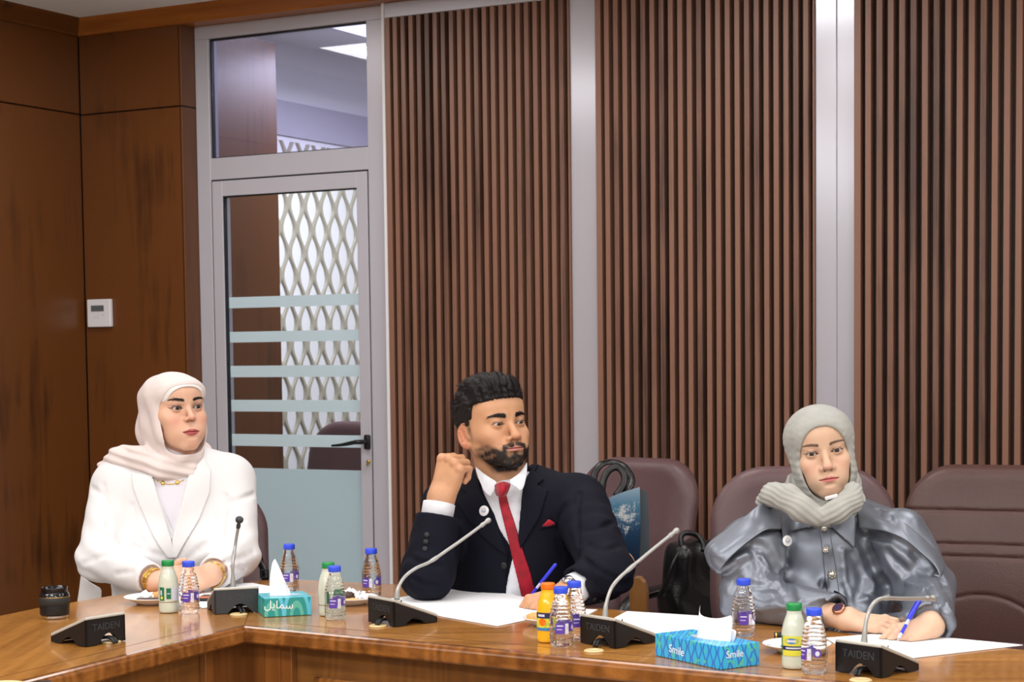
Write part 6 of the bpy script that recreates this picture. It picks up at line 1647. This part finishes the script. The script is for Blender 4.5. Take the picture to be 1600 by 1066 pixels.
    CV = fold_lines(cvt(carve), dr00); RS = fold_lines(cvt(raise_), dr00, True)
    def dr0(p):
        d = dr00(p)
        for c, r_ in RS: d = smin(d, bchain(p, c, .006), .010)
        for c, r_ in CV: d = smax(d, -bchain(p, c, .006), .012)
        d = d+wrinkles(p, Re, nz(np.array([.8, 0, .6])), .0045, 95, .11)+wrinkles(p, Le, nz(np.array([-.8, 0, .6])), .0045, 95, .12, 1)+.0014*vnoise(p, 28, 3)+.0004*vnoise(p, 75, 6)
        q = T.loc(p); d = d+.0022*np.sin(q[:, 0]*95+2.2*vnoise(p, 14, 8))*ss(-q[:, 2], .10, .20)*(np.abs(q[:, 0]) < .14)
        return clip_table(p, smax(d, -(p[:, 2]-.565), .01), .003)
    def flap(cols, nm):
        rows = []
        for c_ in cols:
            row = []
            for (x, y), off in zip(c_, (.004, .018, .026)):
                w_ = trace(1080+x/2.538, 610+y/2.538, dr00); 
                if abs(dr00(w_[None])[0]) > .003: w_ = W(1080+x/2.538, 610+y/2.538, 4.15)
                row.append(w_-np.array([0, off, 0]))
            rows.append(row)
        rows = np.array(rows); rows[:, :, 1] = .6*rows[:, :, 1]+.2*np.roll(rows[:, :, 1], 1, 0)+.2*np.roll(rows[:, :, 1], -1, 0) if len(rows) < 3 else rows[:, :, 1]
        fine = []
        for j_ in range(3): fine.append(smooth_path([tuple(r) for r in rows[:, j_]], 4))
        sheet3(nm, [[tuple(fine[j_][i]) for j_ in range(3)] for i in range(len(fine[0]))], M['grey_satin'], jj, .004)
    jj = None
    sdf_obj('satin_dress', dr0, (.30, 3.70, .48), (1.22, 4.60, 1.10), .0038, M['grey_satin'], o); j = [c for c in o.children if c.name.startswith('satin_dress')][0]; jj = j
    flap([((350, 440), (352, 495), (352, 548)), ((280, 446), (285, 500), (295, 548)), ((200, 510), (220, 550), (238, 583)), ((120, 562), (150, 605), (175, 635)), ((66, 606), (90, 650), (122, 690)), ((50, 640), (66, 690), (104, 730))], 'shoulder_ruffle')
    flap([((655, 430), (655, 490), (658, 545)), ((720, 455), (740, 510), (760, 555)), ((800, 495), (820, 550), (840, 590)), ((870, 545), (885, 600), (900, 640)), ((940, 606), (950, 655), (955, 690)), ((994, 668), (990, 705), (975, 735)), ((1000, 705), (980, 738), (950, 725))], 'shoulder_ruffle')
    tr = lambda p: core(p)-.016
    fl = lambda pts: [lu(T, 1080+x/2.538, 610+y/2.538, .10) for x, y in pts]
    shell_piece('collar', T, dr0, fl([(350, 430), (354, 575), (430, 556), (545, 532), (520, 480), (420, 420)]), .006, .0026, M['grey_satin'], j, fmin=-.05)
    shell_piece('collar', T, dr0, fl([(538, 525), (590, 575), (648, 626), (658, 545), (655, 420), (600, 430)]), .006, .0026, M['grey_satin'], j, fmin=-.05)
    shell_piece('placket', T, dr0, fl([(508, 540), (548, 540), (572, 700), (588, 860), (540, 860), (522, 700)]), .003, .0022, M['grey_satin'], j)
    for (x, y, r_) in ((527, 553, .0085), (535, 635, .0095), (557, 731, .0115)):
        q_ = trace(1080+x/2.538, 610+y/2.538, dr0); n__ = grad(dr0, q_); bb, Mq = disc_on('rhinestone_button', q_+n__*.006, n__, r_*.6, .004, M['rhine'], j)
        b = bmesh.new()
        for k in range(8):
            a = 2*math.pi*k/8; lathe(b, [(r_*.30, .001), (r_*.26, .003), (.0001, .0045)], 8, Mq @ Matrix.Translation((r_*.72*math.cos(a), r_*.72*math.sin(a), 0)))
        obj('stones', b, M['rhine'], bb)
    q_ = trace(1226, 846, dr0); make_badge(q_+grad(dr0, q_)*.008, nz(grad(dr0, q_)+np.array([0, -.5, 0])), .0125, o)
    # skirt of the dress over the lap
    hipL, hipR = T.w(.09, .02, -.50), T.w(-.09, .02, -.50)
    def trf(p):
        hc = T.w(0, -.0, -.5); hc[2] = .62; th = ell(p, hc, (.19, .17, .11)); lg = None
        for h_ in (hipL, hipR):
            h2 = h_.copy(); h2[2] = .60; k_ = h_+np.array([-.12, -.34, 0]); k_[2] = .60; ft = k_.copy(); ft[2] = .10; ft[1] -= .02
            th = smin(th, cone(p, h2, k_, .095, .075), .03); l_ = cone(p, k_, ft, .072, .09); lg = l_ if lg is None else smin(lg, l_, .02)
        return smin(smax(th, .560-p[:, 2], .01), lg, .03)
    sdf_obj('skirt', trf, (.2, 3.5, .02), (1.2, 4.8, .70), .010, M['grey_satin'], o)
    # scarf
    def folds(q):
        x, y, z = q[:, 0], q[:, 1], q[:, 2]
        return 0.0005*np.sin(z*300+x*90+3*vnoise(q, 30, 2))*ss(-z, -.09, .02)+.0016*np.sin((x+z*.5)*120+2.5*vnoise(q, 18, 4))*ss(-z, -.03, .06)+.0006*vnoise(q, 260, 3)
    f, n_ = scarf_fn(fr, Nk+np.array([0, 0, .01]), (.0595, .066, -.121, -.056), P, folds, dict(neck_r=.072, wide=.006, pw=2.3))
    def full(q):
        d = f(q); w_ = T.loc(toworld(fr, q)); nn_ = .0008*vnoise(w_, 200, 3)
        for (c, rx, ry, tb, tx, ty, pl, sd) in (((.002, -.020, .052), .066, .074, .020, .22, -.32, .0018, 1.0), ((.004, -.018, .030), .076, .080, .021, -.20, -.26, .0022, 2.4), ((.0, -.014, .012), .082, .086, .018, .14, -.20, .0020, 4.0)):
            d = smin(d, ring_fold(w_, c, rx, ry, tb, tx, ty, pl, sd)+nn_, .006)
        # rolled end towards her right shoulder, second fold crossing from the left
        W_ = toworld(fr, q)
        k1 = chain(W_, [(*W(1194, 784, 4.19), .020), (*W(1208, 773, 4.15), .026), (*W(1230, 778, 4.12), .030), (*W(1252, 795, 4.095), .029), (*W(1276, 808, 4.085), .022)], .012)
        k2 = chain(W_, [(*W(1333, 768, 4.14), .022), (*W(1328, 785, 4.115), .027), (*W(1308, 799, 4.09), .026), (*W(1286, 808, 4.085), .020)], .012)
        tw = .0010*np.sin((W_[:, 2]*.8+W_[:, 0]*.55)*560+3*vnoise(W_, 40, 7)+1.8*vnoise(W_, 26, 1)); tw2 = .0010*np.sin((W_[:, 2]*.9-W_[:, 0]*.45)*560+3*vnoise(W_, 40, 8)+1.8*vnoise(W_, 26, 5))
        k1 = smin(k1-tw, k2-tw2, .005)
        return smin(d, k1, .006)
    lo = np.minimum((-.12, -.24, -.17), n_-.13); hi = np.maximum((.12, .06, .15), n_+.13); lo[0] -= .07; hi[1] = max(hi[1], .13)
    v, qd = net_arrays(full, lo, hi, .0022); v = relax(v, qd, 1); sc_ = obj('headscarf', mesh_from('headscarf', toworld(fr, v), qd[:, ::-1]), M['grey_crinkle'], o)
    pq = W(1299, 777, 4.095); b = bmesh.new(); bx(b, (0, 0, 0), (.030, .006, .009), Matrix.Rotation(R(-14), 3, 'Y'), .003, 3); ob = obj('scarf_clip', b, M['white_plastic'], sc_); ob.location = pq
    # watch on her right wrist
    dR = nz(Rw-Re); b = bmesh.new(); Mq = Matrix.Translation(Rw-dR*.006) @ Vector(dR).to_track_quat('Z', 'Y').to_matrix().to_4x4()
    lathe(b, [(.0240, -.009), (.0276, -.009), (.0280, 0), (.0276, .009), (.0240, .009)], 36, Mq); st = obj('watch_strap', b, M['strap'], o)
    n__ = nz(np.array([-.15, -.75, .64])-dR*(np.array([-.15, -.75, .64])@dR)); wf, Mq = disc_on('watch_case', Rw-dR*.006+n__*.0278, n__, .0150, .006, M['rose_gold'], o); 
    b = bmesh.new(); lathe(b, [(.0001, .0064), (.0112, .0064)], 28, Mq); obj('dial', b, M['dial'], wf)
    pen(atz(1400.5, 1004, TZ+.005), W(1437, 938, 3.83), 'blue ballpoint pen in the writing hand of the woman in grey')
    return o, T
wgrey, TG = make_woman_grey()
make_chair('maroon leather chair the woman in grey sits on, backrest showing behind her right shoulder', (.725, 4.50), R(-8), scale=1.0)
# ================================================================ EMPTY CHAIRS AND BAGS
make_chair('empty maroon chair left of the woman in grey, with a black handbag on its seat', (.225, 5.60), R(-40), scale=.97)
make_chair('empty brown leather chair with stitched seams at the right picture edge', (1.26, 5.00), R(-24), 'leather_brown', seams=True, scale=.97)
make_chair('dark chair seen through the lower glass of the door', (-.84, 8.20), R(-25), scale=1.0)
# black tote with two strap loops over the chair back, printed plastic sleeve hanging from it
def trace_y(px, py, Y): return tuple(W(px, py, Y))
b = bmesh.new()
for pts in ([(930, 775, 5.42), (928, 745, 5.44), (938, 727, 5.46), (956, 722, 5.48), (974, 728, 5.46), (986, 745, 5.44), (986, 758, 5.42), (975, 770, 5.40), (960, 790, 5.38)], [(940, 780, 5.40), (943, 750, 5.41), (953, 734, 5.42), (966, 731, 5.42), (975, 742, 5.41), (974, 757, 5.40), (962, 775, 5.38)]):
    tube(b, smooth_path([trace_y(*p_) for p_ in pts], 5), .0105, 8, flat=((0, 1, 0), .35))
bag = obj('tote_bag', b, M['black_leather'], None, True); tag(bag, 'black tote bag with looped straps hung on the empty chair behind the man', 'bag')
b = bmesh.new(); P_ = [(930, 775), (962, 790), (975, 840), (978, 905), (940, 905), (925, 850)]
f0 = [b.verts.new(trace_y(x, y, 5.40)) for x, y in P_]; f1 = [b.verts.new(trace_y(x, y, 5.46)) for x, y in P_]; b.faces.new(f0); b.faces.new(f1[::-1])
for i in range(6): b.faces.new((f0[i], f1[i], f1[(i+1) % 6], f0[(i+1) % 6]))
bmesh.ops.recalc_face_normals(b, faces=b.faces[:]); obj('bag_body', b, M['black_leather'], bag)
# printed sleeve
m_, nt_, p_ = newmat('printed_blue_plastic'); tc = N(nt_, 'ShaderNodeTexCoord'); sep = N(nt_, 'ShaderNodeSeparateXYZ'); nt_.links.new(tc.outputs['Object'], sep.inputs[0])
r1 = ramp(nt_, [(0, S((20, 30, 52))), (.45, S((28, 60, 92))), (.75, S((70, 120, 150))), (1, S((150, 172, 190)))]); mr = N(nt_, 'ShaderNodeMapRange'); mr.inputs[1].default_value = -.12; mr.inputs[2].default_value = .12; nt_.links.new(sep.outputs[2], mr.inputs[0]); nt_.links.new(mr.outputs[0], r1.inputs[0])
n1 = N(nt_, 'ShaderNodeTexNoise'); n1.inputs['Scale'].default_value = 38; n1.inputs['Detail'].default_value = 8; n1.inputs['Roughness'].default_value = .8; nt_.links.new(tc.outputs['Object'], n1.inputs['Vector'])
vd = N(nt_, 'ShaderNodeVectorMath', operation='DISTANCE'); vd.inputs[1].default_value = (-.012, 0, .03); nt_.links.new(tc.outputs['Object'], vd.inputs[0])
ma = N(nt_, 'ShaderNodeMath', operation='MULTIPLY_ADD'); ma.inputs[1].default_value = -3.2; ma.inputs[2].default_value = .16; nt_.links.new(vd.outputs['Value'], ma.inputs[0])
ad = N(nt_, 'ShaderNodeMath', operation='ADD'); nt_.links.new(ma.outputs[0], ad.inputs[0]); nt_.links.new(n1.outputs['Fac'], ad.inputs[1])
r2 = ramp(nt_, [(.56, (0, 0, 0)), (.64, (1, 1, 1))]); nt_.links.new(ad.outputs[0], r2.inputs[0])
mxn = N(nt_, 'ShaderNodeMix', data_type='RGBA'); nt_.links.new(r2.outputs[0], mxn.inputs[0]); nt_.links.new(r1.outputs[0], mxn.inputs[6]); mxn.inputs[7].default_value = (*S((196, 200, 204)), 1)
nt_.links.new(mxn.outputs[2], p_.inputs['Base Color']); p_.inputs['Roughness'].default_value = .18; M['printed'] = m_
def slab(name, pts, Y, th, mat, parent=None):
    c = W(*(np.mean(pts, 0)), Y); b = bmesh.new(); f0 = [b.verts.new(tuple(W(x, y, Y)-c)) for x, y in pts]; f1 = [b.verts.new(tuple(W(x, y, Y)-c+np.array([0, th, 0]))) for x, y in pts]; n = len(pts)
    b.faces.new(f0); b.faces.new(f1[::-1])
    for i in range(n): b.faces.new((f0[i], f1[i], f1[(i+1) % n], f0[(i+1) % n]))
    bmesh.ops.recalc_face_normals(b, faces=b.faces[:]); o = obj(name, b, mat, parent); o.location = c; return o
sl = slab('printed_sleeve', [(952, 778), (975, 769), (999.6, 761.5), (1001, 820), (999, 882), (984, 892), (968, 850)], 5.33, .010, M['printed']); tag(sl, 'blue printed plastic bag with a white splash pattern propped against the empty chair', 'bag')
b = bmesh.new(); c = W(992, 880, 5.325); bx(b, tuple(c-np.array(sl.location)), (.008, .002, .012)); bx(b, tuple(W(988, 884, 5.325)-np.array(sl.location)), (.010, .002, .006)); obj('red_mark', b, M['red'], sl)
g_ = slab('clear_side', [(1000.5, 764), (1011, 769), (1014, 815), (1015, 866), (1000, 880)], 5.345, .012, plain('grey_translucent_plastic', (92, 100, 108), .2, trans=.3), None); g_.parent = sl; g_.matrix_parent_inverse = Matrix.Translation(sl.location).inverted(); 
# black leather handbag on the seat
def hb(p):
    c = W(1090, 912, 5.34); q = p-c; a = R(-25); ca, sa = math.cos(a), math.sin(a); x = q[:, 0]*ca-q[:, 1]*sa; y = q[:, 0]*sa+q[:, 1]*ca; z = q[:, 2]
    w_ = .115-.025*ss(z, -.02, .12)
    d = boxd(np.stack([x*(.115/w_), y*1.0, z], 1), (0, 0, 0), (.115, .06, .130), None, .045)
    d = d+.004*np.sin(x*60+z*40+2*vnoise(p, 20, 2))+.003*vnoise(p, 40, 3)
    return d*.8
hbag = sdf_obj('handbag', hb, tuple(W(1090, 912, 5.34)-.19), tuple(W(1090, 912, 5.34)+.19), .005, M['black_leather']); tag(hbag, 'soft black leather handbag sitting on the seat of the empty maroon chair', 'handbag')
b = bmesh.new(); tube(b, smooth_path([trace_y(*p_) for p_ in ((1066, 858, 5.28), (1064, 840, 5.29), (1072, 833, 5.30), (1088, 836, 5.31), (1098, 848, 5.30), (1100, 862, 5.28))], 5), .008, 8); tube(b, smooth_path([trace_y(*p_) for p_ in ((1062, 862, 5.27), (1050, 885, 5.26), (1040, 915, 5.26), (1030, 935, 5.27))], 5), .006, 8, flat=((0, 1, 0), .5)); obj('bag_strap', b, M['black_leather'], hbag, True)
# strap with buckle hanging at the chair of the woman in white
b = bmesh.new(); tube(b, smooth_path([trace_y(*p_) for p_ in ((404, 868, 5.02), (407, 880, 5.02), (412, 890, 5.01), (414, 902, 5.0), (413, 911, 5.0))], 4), .010, 8, flat=((0, 1, 0), .4)); so = obj('bag_strap', b, M['black_leather'], None, True); tag(so, 'black strap with a buckle hanging at the elbow of the woman in white', 'strap')
b = bmesh.new(); c = W(413, 897, 4.99); 
for dx, dz, sx, sz in ((-.010, 0, .004, .024), (.010, 0, .004, .024), (0, .010, .024, .004), (0, -.010, .024, .004)): bx(b, (c[0]+dx, c[1], c[2]+dz), (sx, .006, sz), None, .001, 1)
obj('buckle', b, M['gasket'], so)
